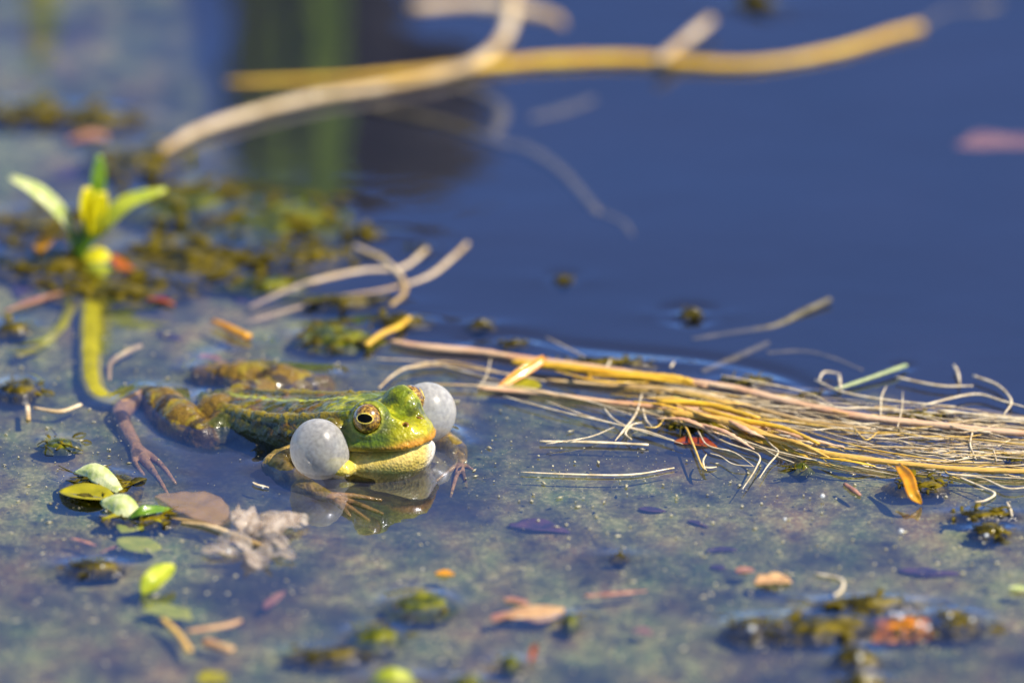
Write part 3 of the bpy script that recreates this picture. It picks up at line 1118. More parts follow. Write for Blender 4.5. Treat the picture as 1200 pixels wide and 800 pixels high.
# background mats on the left, out of focus
weed(40, 133, 169, 35, 0.18, 'long blurred weed mat in the far pond', n=30, size=0.6, seed=30)
weed(118, 140, 117, 32, 0.18, 'shorter blurred weed mat joined to the long far mat', n=20, size=0.6, seed=31)
weed(160, 188, 123, 48, 0.18, 'weed mat at the broken end of the long straw', n=24, size=0.6, seed=32)
weed(235, 240, 221, 54, 0.18, 'broad green weed mat behind the lime seedling', 'weed_green', n=60, size=0.7, seed=33)
weed(330, 255, 195, 62, 0.18, 'green weed mat in the reflection of the reeds', 'weed_green', n=50, size=0.7, seed=34)
weed(225, 305, 247, 62, 0.14, 'wide mossy weed mat beside the lime seedling', n=70, size=0.7, seed=35)
weed(45, 262, 143, 45, 0.14, 'weed mat behind the orange leaf of the lime seedling', n=30, size=0.6, seed=36)
weed(60, 310, 169, 48, 0.14, 'olive weed mat around the foot of the lime seedling', n=34, size=0.6, seed=37)
weed(140, 340, 169, 43, 0.14, 'dark weed mat under the red leaf of the lime seedling', n=34, size=0.5, seed=38)
weed(350, 300, 156, 48, 0.14, 'dark weed mat where the pale twigs begin', n=30, size=0.6, seed=39)
weed(420, 276, 60, 12, 0.3, 'dark weed tip at the far end of the pale twigs', n=8, size=0.4, seed=40)
weed(398, 357, 92, 18, 0.28, 'olive weed pad beneath the pale twigs', n=20, size=0.4, seed=41)
weed(395, 396, 110, 40, 0.22, 'brown green weed mat behind the far leg of the frog', 'weed_green', n=40, size=0.4, seed=42)
weed(465, 378, 72, 20, 0.26, 'dark weed pad at the tip of the pink straw', n=20, size=0.35, seed=43)
weed(310, 335, 110, 22, 0.2, 'thin green weed strip between the seedling and the twigs', 'weed_green', n=20, size=0.4, seed=44)
weed(495, 293, 24, 12, 0.2, 'tiny weed tip on the end of the pale middle twig', n=4, size=0.2, seed=45)
weed(885, 4, 50, 18, 0.5, 'dark weed tip in the far open water beside the short straw', n=8, size=0.5, seed=46)
weed(15, 385, 50, 20, 0.2, 'dark weed scrap beyond the submerged olive branch', n=8, size=0.3, seed=47)
weed(560, 381, 40, 9, 0.15, 'slim dark weed scrap behind the pink straw', n=6, size=0.2, seed=48)
weed(600, 402, 40, 9, 0.15, 'dark weed scrap against the pink straw stalk', n=6, size=0.2, seed=49)
weed(700, 425, 150, 12, 0.14, 'long dark weed strip along the back of the golden straw', n=24, size=0.25, seed=50)
weed(870, 447, 70, 14, 0.16, 'dark weed pad behind the straw bundle', n=14, size=0.25, seed=51)
weed(1068, 487, 90, 12, 0.14, 'olive weed pad under the far straw stalk', n=16, size=0.25, seed=52)
weed(950, 462, 32, 9, 0.14, 'small yellow olive weed scrap behind the far straw', n=6, size=0.2, seed=53)
weed(830, 500, 150, 22, 0.12, 'dark tangled weed below the middle of the straw bundle', n=34, size=0.3, seed=54)
weed(1190, 540, 30, 14, 0.15, 'brown weed scrap at the end of the near straw', n=8, size=0.2, seed=55)

# ------------------------------------------------------------------ straws and sticks
def stick(name, px_pts, wpx, mat, label, cat='straw', z=0.06, zs=None, wob=0.10, n=40, sides=10, group=None, flat=0.8):
    P = [at(p[0], p[1], (zs[i] if zs else z)) for i, p in enumerate(px_pts)]
    k = np.linalg.norm(at(px_pts[0][0] + 1, px_pts[0][1]) - at(*px_pts[0]))
    r = np.atleast_1d(wpx) * k / 2
    mb = MB()
    tube(mb, P, r, n, sides, wob, flat)
    o = mb.build(name, M[mat], None)
    tag(o, label, cat, group)
    return o


stick('straw_stalk', [(188, 178), (240, 150), (350, 118), (440, 103), (505, 90), (560, 72), (590, 45), (600, 8), (600, -25)], [12, 14, 14, 14, 15, 16, 15, 15], 'straw_pale', 'long pale straw bending away at its far end, lying on the far water', n=60, z=0.14)
stick('straw_stalk', [(265, 97), (400, 92), (520, 82), (640, 72), (740, 70), (830, 76), (900, 74), (980, 60), (1040, 42), (1078, 32)], [7, 10, 15, 18, 17, 14, 14, 14, 14], 'straw_gold', 'long golden straw curving across the far water', n=70, z=0.05)
stick('straw_stalk', [(772, 72), (805, 46), (832, 24)], [12, 13, 12], 'straw_pale', 'short pale straw leaning on the long golden straw', z=0.3, n=20)
stick('straw_stalk', [(1080, 30), (1110, 14), (1150, 12), (1170, 8)], [10, 8, 12, 12], 'submerged_stick', 'thin dull straw past the end of the long golden straw', z=-0.1, n=20)
stick('straw_stalk', [(480, 10), (560, 6), (640, 20), (660, 30)], [16, 22, 20, 8], 'straw_pale', 'pale straw heap at the far bend of the long pale straw', z=-0.05, n=20)
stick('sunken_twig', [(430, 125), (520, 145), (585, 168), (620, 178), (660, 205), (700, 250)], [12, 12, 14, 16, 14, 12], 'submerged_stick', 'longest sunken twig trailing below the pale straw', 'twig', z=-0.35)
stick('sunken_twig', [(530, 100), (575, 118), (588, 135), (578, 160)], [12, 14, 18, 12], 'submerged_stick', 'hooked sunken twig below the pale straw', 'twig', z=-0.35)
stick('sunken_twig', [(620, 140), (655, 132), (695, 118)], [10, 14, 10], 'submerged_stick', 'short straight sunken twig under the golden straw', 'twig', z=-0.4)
stick('pale_twig', [(292, 360), (350, 335), (420, 318), (470, 314), (500, 292)], [5, 7, 7, 6, 6], 'straw_pale', 'pale middle twig ending in a weed tip', 'twig', zs=[-0.10, 0.0, 0.0, 0.0, 0.05])
stick('pale_twig', [(290, 378), (380, 352), (450, 340), (500, 325), (530, 302), (548, 285)], [5, 6, 6, 7, 6, 5], 'straw_pale', 'pale lower twig curving up over open blue water', 'twig', zs=[-0.12, -0.05, -0.03, -0.02, 0.02, 0.05])
stick('pale_twig', [(415, 288), (445, 302), (468, 322), (474, 342), (458, 358)], [5, 6, 7, 7, 5], 'straw_pale', 'short hooked pale twig crossing the other two pale twigs', 'twig', z=0.04)
stick('straw_stalk', [(458, 400), (500, 407), (560, 412), (610, 420), (680, 428), (760, 440), (830, 452)], [7, 11, 10, 10, 9, 9, 8], 'straw_pink', 'pinkish orange straw stalk starting at the dark weed pad', z=0.08)
stick('straw_stalk', [(600, 424), (660, 430), (720, 438), (790, 444), (812, 447)], [10, 12, 14, 13, 7], 'straw_gold', 'stout golden straw stalk lying on the pink straw', z=0.16)
stick('straw_stalk', [(800, 446), (860, 455), (930, 472), (1010, 488), (1100, 498), (1200, 508), (1240, 510)], [9, 11, 10, 10, 9, 9], 'straw_pink', 'long pink straw stalk forming the far side of the bundle', z=0.10)
stick('straw_stalk', [(560, 455), (640, 462), (720, 472), (790, 478), (850, 487), (900, 505)], [6, 7, 8, 11, 13, 12], 'straw_pink', 'slim pinkish stalk leading into the near side of the bundle', z=0.05)
stick('straw_stalk', [(780, 482), (850, 494), (910, 515), (970, 532), (1040, 541), (1120, 549), (1200, 552), (1240, 552)], [9, 14, 11, 9, 8, 8, 7], 'straw', 'long yellow straw stalk along the near side of the bundle', z=0.14)
stick('straw_stalk', [(820, 478), (870, 492), (920, 502), (960, 520)], [5, 8, 7, 4], 'straw_gold', 'short gold stalk on top of the yellow straw', z=0.24, n=24)
stick('straw_stalk', [(770, 470), (830, 474), (890, 490)], [6, 9, 6], 'straw_gold', 'thin gold splinter beside the short gold stalk', z=0.2, n=18)
stick('straw_stalk', [(640, 445), (720, 452), (800, 458), (850, 468), (940, 492), (1020, 502)], [5, 7, 7, 6, 6, 4], 'straw_pale', 'pale slender stalk between the pink and yellow stalks', z=0.05)
stick('straw_stalk', [(860, 508), (910, 522), (945, 535)], [5, 7, 5], 'straw_gold', 'thin yellow splinter under the near straw stalk', z=0.04, n=16)
stick('straw_stalk', [(429, 405), (446, 392), (468, 382), (480, 372)], [8, 9, 8, 6], 'straw_gold', 'small bent golden straw beside the tip of the pink straw', z=0.14, n=20)
stick('straw_stalk', [(250, 376), (268, 384), (291, 395)], [6, 11, 12], 'leaf_orange', 'short orange yellow straw floating alone near the seedling', z=0.12, n=16)
stick('straw_stalk', [(632, 517), (690, 518), (760, 521)], [3, 4.5, 3.5], 'fiber', 'thin straight pale straw lying alone before the bundle', z=0.05, n=16)
stick('pale_stalk', [(976, 457), (1010, 446), (1050, 432), (1062, 428)], [5, 6, 7, 6], 'stalk_green', 'pale green stalk slanting out behind the straw bundle', 'stalk', zs=[0.05, 0.08, 0.12, 0.05], n=18)
RINGS.append((*at(1058, 428)[:2], 0.35, 0.02))
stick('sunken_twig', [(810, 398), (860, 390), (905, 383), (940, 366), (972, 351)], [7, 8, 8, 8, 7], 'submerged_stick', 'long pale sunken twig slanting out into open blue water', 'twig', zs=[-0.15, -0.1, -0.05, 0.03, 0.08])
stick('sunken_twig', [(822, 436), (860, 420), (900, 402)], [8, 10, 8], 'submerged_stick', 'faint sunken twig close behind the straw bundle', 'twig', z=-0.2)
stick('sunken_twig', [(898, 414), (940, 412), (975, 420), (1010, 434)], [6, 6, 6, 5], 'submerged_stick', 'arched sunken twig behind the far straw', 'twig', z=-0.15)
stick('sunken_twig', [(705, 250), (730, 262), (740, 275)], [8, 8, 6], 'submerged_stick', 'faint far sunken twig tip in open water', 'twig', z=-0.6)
stick('pink_stick', [(685, 698), (720, 695), (758, 692)], [6, 9, 5], 'leaf_pink', 'thin pink stick lying on the mottled film', 'stick', z=0.02, n=14, flat=0.3, wob=0.3)
stick('tan_stick', [(220, 740), (265, 733), (282, 727)], [8, 9, 6], 'leaf_tan', 'tan stick floating near the sunken green leaf', 'stick', z=0.0, n=14)
stick('tan_stick', [(240, 752), (272, 762)], [14, 12], 'leaf_tan', 'blunt tan stick stub before the sunken green leaf', 'stick', z=0.0, n=10)
stick('yellow_stick', [(190, 725), (208, 742), (222, 762)], [8, 9, 9], 'straw', 'yellow stick under the sunken green leaf', 'stick', z=0.02, n=14)
stick('pink_stick', [(82, 630), (98, 634), (112, 639)], [4, 7, 4], 'leaf_pink', 'little pink spindle left of the twin submerged leaves', 'stick', z=0.0, n=12, flat=0.3, wob=0.3)
stick('pink_stick', [(118, 647), (132, 641), (146, 637)], [3, 5, 3], 'leaf_pink', 'faint sunken pink spindle beside the twin submerged leaves', 'stick', z=-0.08, n=12, flat=0.3, wob=0.3)
stick('pale_root', [(40, 478), (70, 482), (95, 474)], [5, 6, 5], 'straw_pale', 'pale root trailing from the dark weed cushion', 'root', z=0.0, n=14)
stick('pale_root', [(32, 475), (33, 492)], [6, 6], 'straw_pale', 'stubby pale root under the dark weed cushion', 'root', z=0.02, n=8)
stick('pale_root', [(128, 445), (130, 425), (150, 412), (165, 405)], [5, 6, 7, 6], 'straw_pale', 'pale curved root beside the submerged olive stalk', 'root', z=-0.05, n=16)
stick('pale_root', [(955, 672), (985, 678), (987, 690), (978, 698)], [3, 4, 4.5, 3], 'fiber', 'curled pale root tip behind the weed raft', 'root', z=0.05, n=18)
stick('pale_root', [(1115, 555), (1150, 570), (1166, 578), (1155, 586), (1142, 588)], [2.5, 3, 3, 3, 2], 'fiber', 'hooked pale root right of the curled orange leaf', 'root', z=0.04, n=18)
stick('pale_root', [(1180, 588), (1184, 596), (1186, 604)], [2.5, 3, 2], 'fiber', 'tiny pale root near the flat dark weed pad', 'root', z=0.06, n=10)
stick('pale_root', [(610, 553), (680, 556), (740, 556), (790, 548)], [2, 3.2, 3.2, 2], 'fiber', 'thin long pale root arched on the film below the bundle', 'root', z=0.03, n=20)
stick('pale_root', [(990, 567), (1000, 574), (1008, 580)], [5, 7, 4], 'leaf_pink', 'short pinkish root scrap left of the curled orange leaf', 'root', z=0.03, n=10)

SPL = [([(742, 470), (775, 474), (812, 484)], 'thin gold splinter at the start of the yellow straw'), ([(790, 472), (824, 486), (866, 496)], 'thin gold splinter across the bend of the yellow straw'),
       ([(838, 482), (876, 504), (906, 516)], 'split splinter running down beside the yellow straw'), ([(690, 440), (750, 442), (816, 452)], 'long splinter lying on the stout golden stalk'),
       ([(880, 506), (934, 518), (972, 536)], 'frayed splinter along the near straw'), ([(770, 490), (804, 492), (842, 508)], 'dark gold splinter under the yellow straw'),
       ([(960, 536), (990, 539), (1026, 546)], 'little splinter on the near straw close to the curled orange leaf'), ([(756, 466), (800, 468), (850, 484)], 'pale splinter between the gold stalks'),
       ([(812, 494), (850, 506), (884, 526)], 'splinter hanging below the bend of the yellow straw'), ([(650, 434), (700, 446), (760, 448)], 'short splinter at the thick end of the golden stalk'),
       ([(800, 458), (846, 470), (880, 474)], 'splinter bridging the pink and gold stalks'), ([(900, 500), (940, 512), (990, 524)], 'straight splinter between the two long stalks')]
for i, (pts, lab) in enumerate(SPL):
    stick('straw_splinter', pts, [2.5, 5.5 + (i % 3) * 1.5, 2], ['straw_gold', 'straw', 'straw_pink'][i % 3], lab, zs=[0.18, 0.27 - 0.02 * (i % 4), 0.12], n=22, sides=7, wob=0.3, flat=0.5)

# ------------------------------------------------------------------ tangle of root fibres on the straw bundle
tangle = empty('root_tangle', at(900, 490))
tag(tangle, 'tangled mass of thin pale root fibres around the straw bundle', 'roots')
O = at(900, 490)


def fibre(px_pts, w, mat='fiber', zs=None, z=0.05, n=None):
    k = 0.0205
    P = [at(p[0], p[1], (zs[i] if zs else z)) - O * np.array([1, 1, 0]) for i, p in enumerate(px_pts)]
    P = [p - np.array([0, 0, 0]) for p in P]
    mb = MB()
    w *= 0.66
    tube(mb, P, [w * k / 2 * 0.8, w * k / 2, w * k / 2, w * k / 2 * 0.45], n or 5 + 4 * len(px_pts), 5, 0.12)
    mb.build('root_fiber', M[mat], tangle)


for pts, w, m in [
    ([(752, 462), (745, 485), (730, 505), (721, 516)], 4, 'fiber'), ([(708, 478), (718, 490), (735, 500), (760, 506), (790, 516)], 4, 'fiber'),
    ([(740, 515), (733, 508), (740, 498), (752, 495)], 4, 'fiber'), ([(753, 478), (757, 492), (764, 500)], 4, 'fiber'),
    ([(770, 478), (800, 496), (812, 520), (822, 545), (828, 551)], 4.5, 'fiber_gold'), ([(826, 550), (824, 540), (828, 532)], 4, 'fiber'),
    ([(820, 500), (850, 518), (888, 532), (886, 548), (870, 573)], 3.6, 'fiber'), ([(818, 505), (830, 522), (860, 530), (882, 545)], 3.2, 'fiber'),
    ([(832, 531), (845, 535), (860, 544), (884, 546)], 2.6, 'fiber'), ([(893, 510), (905, 522), (912, 530), (900, 545), (890, 560)], 3.4, 'fiber'),
    ([(780, 488), (770, 500), (755, 500)], 3, 'fiber_gold'), ([(640, 470), (690, 488), (740, 502), (800, 520)], 3, 'fiber'),
    ([(560, 448), (620, 455), (690, 470), (740, 486)], 3, 'fiber'), ([(444, 455), (460, 440), (480, 430), (520, 424), (560, 430), (600, 440)], 4.5, 'straw_pale'),
    ([(470, 432), (520, 428), (580, 436), (640, 446)], 4, 'straw_pale'), ([(500, 450), (560, 452), (620, 458), (690, 470)], 4, 'straw_pale'),
    ([(440, 420), (500, 424), (540, 434), (600, 450)], 3, 'fiber'), ([(590, 464), (640, 478), (700, 492), (760, 505)], 3, 'fiber'),
    ([(985, 455), (984, 444), (983, 440)], 6, 'fiber'), ([(1032, 486), (1033, 465), (1039, 452)], 3.2, 'fiber'), ([(1052, 500), (1057, 478), (1058, 458)], 2.6, 'fiber'),
    ([(1118, 428), (1122, 436), (1125, 450)], 6, 'fiber'), ([(1142, 498), (1137, 520), (1144, 538)], 3.4, 'fiber'), ([(1164, 526), (1168, 540)], 2.6, 'fiber'),
    ([(960, 445), (966, 436), (985, 438)], 4, 'fiber'), ([(945, 470), (985, 478), (1020, 478), (1100, 484)], 4.5, 'fiber'),
    ([(1050, 442), (1100, 452), (1140, 452)], 5, 'fiber'), ([(1140, 440), (1170, 452), (1185, 470), (1176, 486)], 5, 'fiber'),
    ([(1080, 475), (1140, 462), (1175, 470), (1205, 478)], 4.5, 'fiber'), ([(1100, 480), (1160, 488), (1210, 494)], 5, 'fiber'),
    ([(1110, 555), (1150, 560), (1180, 572), (1210, 570)], 4, 'fiber'), ([(955, 445), (990, 460), (1050, 470), (1120, 476)], 4, 'fiber'),
    ([(845, 440), (900, 450), (950, 462), (980, 478)], 3.5, 'fiber'), ([(830, 450), (900, 462), (960, 470)], 3, 'fiber'),
    ([(700, 440), (712, 428), (716, 420)], 4, 'fiber'), ([(786, 430), (790, 424)], 5, 'fiber'), ([(640, 395), (690, 420)], 2.5, 'fiber'),
    ([(575, 420), (570, 440), (560, 455)], 2.5, 'fiber'), ([(1000, 500), (1015, 515), (1030, 505)], 3, 'fiber_gold'),
    ([(790, 466), (800, 470), (806, 478)], 9, 'leaf_white'), ([(820, 470), (826, 478)], 8, 'leaf_white'), ([(688, 430), (692, 445)], 8, 'straw_gold'),
    ([(640, 520), (690, 512), (720, 500)], 2.2, 'fiber'),
]:
    fibre(pts, w, m, z=0.10)
top_c = np.array([(700, 440), (800, 448), (900, 460), (1000, 472), (1100, 482), (1210, 492)], float)
bot_c = np.array([(700, 478), (800, 492), (900, 524), (1000, 544), (1100, 556), (1210, 560)], float)
rr_ = random.Random(5)
for i in range(190):
    u0 = rr_.random() ** 0.8 * 0.9
    L = 0.12 + rr_.random() * 0.4
    v0 = rr_.random()
    v1 = v0 + rr_.uniform(-0.25, 0.25)
    pts = []
    ph = rr_.random() * 6
    for k in range(6):
        u = u0 + L * k / 5
        x = 690 + u * 520
        t = np.interp(x, top_c[:, 0], top_c[:, 1])
        b = np.interp(x, bot_c[:, 0], bot_c[:, 1])
        v = v0 + (v1 - v0) * k / 5
        pts.append((x, t + (b - t) * v + 3.0 * math.sin(ph + k * 0.9) + rr_.uniform(-2.2, 2.2)))
    z0 = rr_.uniform(-0.12, 0.10)
    fibre(pts, rr_.uniform(1.2, 2.8), rr_.choice(['fiber', 'fiber', 'fiber', 'fiber_gold', 'straw_pale']), zs=[z0 - 0.06, z0 + 0.02, z0 + 0.05, z0 + 0.05, z0 + 0.02, z0 - 0.08])
for i in range(34):                                          # short hairs hanging from the near stalk over the film
    x = rr_.uniform(800, 1180)
    y = np.interp(x, [780, 850, 910, 970, 1040, 1200], [486, 498, 518, 534, 543, 553])
    a = rr_.uniform(-0.2, 1.0)
    L = rr_.uniform(15, 45)
    fibre([(x, y), (x + L * 0.5 * math.cos(a), y + L * 0.35 * math.sin(a) + 2), (x + L * math.cos(a), y + L * 0.6 * math.sin(a))], rr_.uniform(1.4, 2.6), rr_.choice(['fiber', 'fiber_gold']), zs=[0.12, 0.06, 0.02])

# ------------------------------------------------------------------ loose leaves
def loose(name, px_pts, wpx, mat, label, cat='leaf', z=0.05, zs=None, cup=0.25, prof=None, n=16, m=6, up=(0, 0, 1), ripple=0.0, thick=0.03, fold=0.0):
    P = [at(p[0], p[1], (zs[i] if zs else z)) for i, p in enumerate(px_pts)]
    k = np.linalg.norm(at(px_pts[0][0] + 1, px_pts[0][1]) - at(*px_pts[0]))
    mb = MB()
    leaf(mb, P, wpx * k, up, n, m, cup, thick, prof, ripple, 0, fold)
    o = mb.build(name, M[mat], None)
    tag(o, label, cat)
    return o


UPC = tuple(-view + np.array([0, 0, 0.8]))                 # blade tipped towards the open side of the pond
ROUND = [0.15, 0.7, 0.95, 1.0, 0.95, 0.7, 0.15]
loose('floating_leaf', [(86, 553), (110, 550), (140, 574)], 26, 'leaf_white', 'wet white green leaf arched on the weed pad, tip pointing away', z=0.2, zs=[0.15, 0.34, 0.16], cup=0.15, fold=-0.55, thick=0.015, m=10, up=UPC, prof=[0.05, 0.5, 0.9, 1, 0.8, 0.35])
loose('floating_leaf', [(118, 586), (140, 588), (156, 606)], 32, 'leaf_white', 'pale white green leaf at the near edge of the weed pad', zs=[0.16, 0.28, 0.10], cup=0.15, fold=-0.55, thick=0.015, m=10, up=UPC, prof=[0.2, 0.8, 1, 1, .9, .5])
loose('floating_leaf', [(152, 606), (170, 598), (205, 596)], 14, 'leaf_green', 'narrow fresh green leaf beside the dead translucent leaf', zs=[0.1, 0.25, 0.1], up=UPC)
loose('sunken_leaf', [(139, 630), (165, 640), (189, 642)], 44, 'leaf_lime', 'larger of the twin pale green submerged leaves', z=-0.05, prof=ROUND, cup=0.1)
loose('sunken_leaf', [(143, 624), (155, 616), (167, 613)], 36, 'leaf_lime', 'smaller of the twin pale green submerged leaves', z=-0.06, prof=ROUND, cup=0.1)
loose('sunken_leaf', [(166, 696), (182, 680), (204, 662)], 26, 'leaf_lime', 'bright lime curled leaf behind the sunken green leaf', zs=[0.0, 0.25, 0.35], cup=0.6, up=UPC, prof=ROUND)
loose('sunken_leaf', [(165, 715), (195, 716), (225, 726)], 44, 'leaf_lime', 'sunken green leaf above the yellow stick', z=-0.06, cup=0.1)
loose('dead_leaf', [(184, 580), (225, 590), (262, 614)], 66, 'leaf_dead', 'large brown translucent dead leaf with veins', z=0.03, zs=[0.02, 0.1, 0.06], cup=0.12, ripple=0.04, prof=[0.15, 0.6, 1.0, 0.85, 0.3], n=20, m=8)
loose('floating_leaf', [(592, 722), (620, 714), (661, 713)], 52, 'leaf_tan', 'tan oval leaf floating on the mottled film', z=0.06, prof=[0.1, 0.45, 0.85, 1.0, 0.85, 0.25], cup=-0.25)
loose('floating_leaf', [(590, 702), (605, 704), (620, 708)], 16, 'leaf_pink', 'small pink leaf behind the tan oval leaf', z=0.03)
loose('floating_leaf', [(576, 727), (590, 722), (604, 722)], 22, 'leaf_pink', 'pink leaf scrap at the stem of the tan oval leaf', z=0.02)
loose('floating_leaf', [(1052, 545), (1064, 560), (1070, 578), (1080, 590)], 15, 'leaf_orange', 'curled bright orange yellow leaf standing on the dark weed pad', zs=[0.55, 0.45, 0.3, 0.04], cup=0.4, up=tuple(-view), prof=[0.5, 1, 1, 0.85, 0.15])
loose('floating_leaf', [(583, 455), (610, 437), (638, 420)], 13, 'leaf_orange', 'bright orange leaf strip propped across the golden straw', zs=[0.05, 0.25, 0.42], cup=0.3, up=tuple(-view), prof=[0.3, 0.8, 1, 1, 0.7])
loose('floating_leaf', [(588, 458), (610, 452), (634, 452)], 40, 'leaf_olive', 'olive blade standing in for the reflection of the orange leaf strip', z=0.03, prof=ROUND, cup=0.1)  # added blade: the strip's olive reflection put into its colour
loose('floating_leaf', [(885, 684), (905, 680), (928, 682)], 34, 'leaf_tan', 'pale pinkish leaf scrap behind the weed raft', z=0.05, ripple=0.08)
loose('floating_leaf', [(596, 616), (630, 618), (668, 624)], 34, 'leaf_purple', 'long dark purple leaf in the mottled film', z=-0.26)
loose('floating_leaf', [(748, 596), (764, 598), (780, 599)], 18, 'leaf_purple', 'small blue purple leaf in the mottled film', z=-0.26)
loose('floating_leaf', [(828, 646), (845, 644), (864, 644)], 18, 'leaf_purple', 'magenta purple leaf flake near the weed raft', z=-0.26)
loose('floating_leaf', [(806, 610), (818, 613), (830, 618)], 9, 'leaf_purple', 'little bent purple flake', z=-0.26)
loose('floating_leaf', [(832, 664), (842, 665), (850, 666)], 16, 'leaf_purple', 'tiny purple flake behind the pink purple leaf', z=-0.26)
loose('floating_leaf', [(862, 670), (872, 669), (884, 668)], 24, 'leaf_pink', 'pink purple leaf flake near the pale pinkish scrap', z=0.0)
loose('floating_leaf', [(1052, 668), (1085, 672), (1125, 672)], 24, 'leaf_purple', 'dark blue purple leaf sunk behind the weed raft', z=-0.26)
loose('floating_leaf', [(510, 672), (522, 672), (533, 673)], 16, 'leaf_orange', 'tiny orange leaf flake on the film', z=0.04)
loose('floating_leaf', [(310, 713), (322, 702), (334, 692)], 18, 'leaf_pink', 'sunken salmon leaf before the fluffy dead stem', z=-0.05)
loose('floating_leaf', [(232, 418), (246, 419), (260, 421)], 18, 'leaf_pink', 'salmon leaf flake behind the far leg of the frog', z=0.02)
loose('floating_leaf', [(742, 738), (754, 740), (765, 743)], 20, 'leaf_pink', 'dim pink leaf flake in front of the thin pink stick', z=-0.05)
loose('floating_leaf', [(1182, 688), (1196, 690), (1215, 692)], 14, 'leaf_white', 'white leaf flake at the side of the film', z=0.05)
loose('floating_leaf', [(622, 775), (626, 760), (630, 752)], 9, 'leaf_red', 'dark red pointed scrap beside the green weed ball', zs=[0.05, 0.2, 0.35], up=UPC)
loose('floating_leaf', [(120, 608), (160, 600), (190, 612)], 20, 'leaf_olive', 'olive leaf in the dark weed strip', z=0.05)
loose('floating_leaf', [(70, 575), (100, 580), (135, 584)], 46, 'leaf_olive', 'broad olive leaf sunk in the weed pad', z=0.06, prof=ROUND)
loose('floating_leaf', [(270, 345), (278, 352), (290, 356)], 12, 'leaf_purple', 'purple flake beside the pale twigs', z=-0.26)
loose('floating_leaf', [(185, 392), (200, 395), (212, 397)], 16, 'leaf_purple', 'blue purple flake behind the salmon flake', z=-0.26)
loose('floating_leaf', [(5, 365), (45, 352), (85, 340)], 14, 'leaf_pink', 'long mauve leaf beside the lime seedling', z=0.02)
loose('floating_leaf', [(20, 350), (28, 335), (34, 322)], 26, 'leaf_purple', 'dark blue purple leaf at the mauve leaf', z=-0.26)
loose('floating_leaf', [(60, 210), (85, 206), (105, 208)], 30, 'leaf_purple', 'blurred violet leaf behind the seedling', z=-0.26)
loose('floating_leaf', [(790, 518), (815, 519), (840, 524)], 28, 'leaf_red', 'dark red leaf beneath the straw bundle', z=-0.02)
loose('floating_leaf', [(172, 350), (190, 352), (205, 358)], 14, 'leaf_red', 'red brown leaf scrap under the seedling', z=0.06)
loose('floating_leaf', [(80, 165), (110, 160), (125, 163)], 28, 'leaf_pink', 'blurred pinkish leaf behind the weed mat', z=0.0)
loose('sunken_leaf', [(1120, 172), (1170, 170), (1230, 170)], 60, 'leaf_pink', 'pink blade standing in for a reddish reflection on the open water', z=-0.8)  # added leaf shape that paints in a reddish reflection
loose('floating_leaf', [(232, 800), (250, 796), (268, 792)], 40, 'leaf_olive', 'blurred olive leaf at the near water', z=0.0)
loose('floating_leaf', [(820, 546), (830, 548), (840, 547)], 5, 'fiber', 'thin white husk flake before the bundle', z=0.03)
loose('floating_leaf', [(296, 565), (302, 568), (315, 571)], 6, 'fiber', 'thin white husk flake before the near arm of the frog', z=0.03)

# dead flower stem with fluff
st = empty('dead_flower_stalk', at(290, 628))
So = at(290, 628)
tag(st, 'dead brown stem with pale papery fluff floating before the frog', 'stem')
mb = MB()
tube(mb, [at(*p, 0.05) - So for p in [(212, 612), (240, 616), (275, 628), (312, 642)]], [0.03, 0.07, 0.08, 0.07], 24, 7, 0.08)
mb.build('stalk', M['straw_pale'], st)
mb = MB()
tube(mb, [at(*p, 0.04) - So for p in [(200, 607), (235, 612), (268, 622)]], [0.02, 0.05, 0.03], 18, 6, 0.08)
mb.build('stalk', M['straw_pale'], st)
for i, (x, y, w, h, a) in enumerate([(295, 617, 20, 22, 0.8), (312, 622, 26, 18, 0.2), (332, 622, 30, 16, 0.5), (325, 612, 26, 12, -0.2), (302, 655, 22, 22, 1.8), (275, 640, 26, 12, 3.0), (258, 648, 30, 8, 3.1), (345, 615, 22, 10, 0.2), (322, 640, 22, 10, -0.4), (330, 652, 22, 8, -0.3), (285, 612, 14, 18, 1.2)]):
    c = at(x, y, 0.05) - So
    k = 0.02
    d = np.array([math.cos(a), math.sin(a) * 1.6, 0.10]) * w * k * 0.7
    mb = MB()
    leaf(mb, [c - d, c + np.array([0, 0, 0.10 + 0.05 * (i % 3)]), c + d], h * k * 1.5, UPC, 10, 6, 0.5, 0.02, [0.5, 0.9, 1, 0.8, 1.0, 0.6], 0.22, i)
    mb.build('petal', M['fluff'], st)

# ------------------------------------------------------------------ the lime seedling on the left
sb = at(98, 305)
sd = empty('water_seedling', sb)
tag(sd, 'lime green seedling with spread leaves rising from the weed mat', 'plant')
SY = sb[1]


def sp(px, py, dy=0.0):
    return aty(px, py, SY + dy) - sb


def sleaf(pts, wpx, mat, dys=None, cup=0.35, prof=None, up=(0.55, -0.7, 0.6)):
    mb = MB()
    P = [sp(p[0], p[1], (dys[i] if dys else 0)) for i, p in enumerate(pts)]
    leaf(mb, P, wpx * 0.0215, up, 14, 6, cup, 0.05, prof)
    return mb.build('leaf', M[mat], sd)


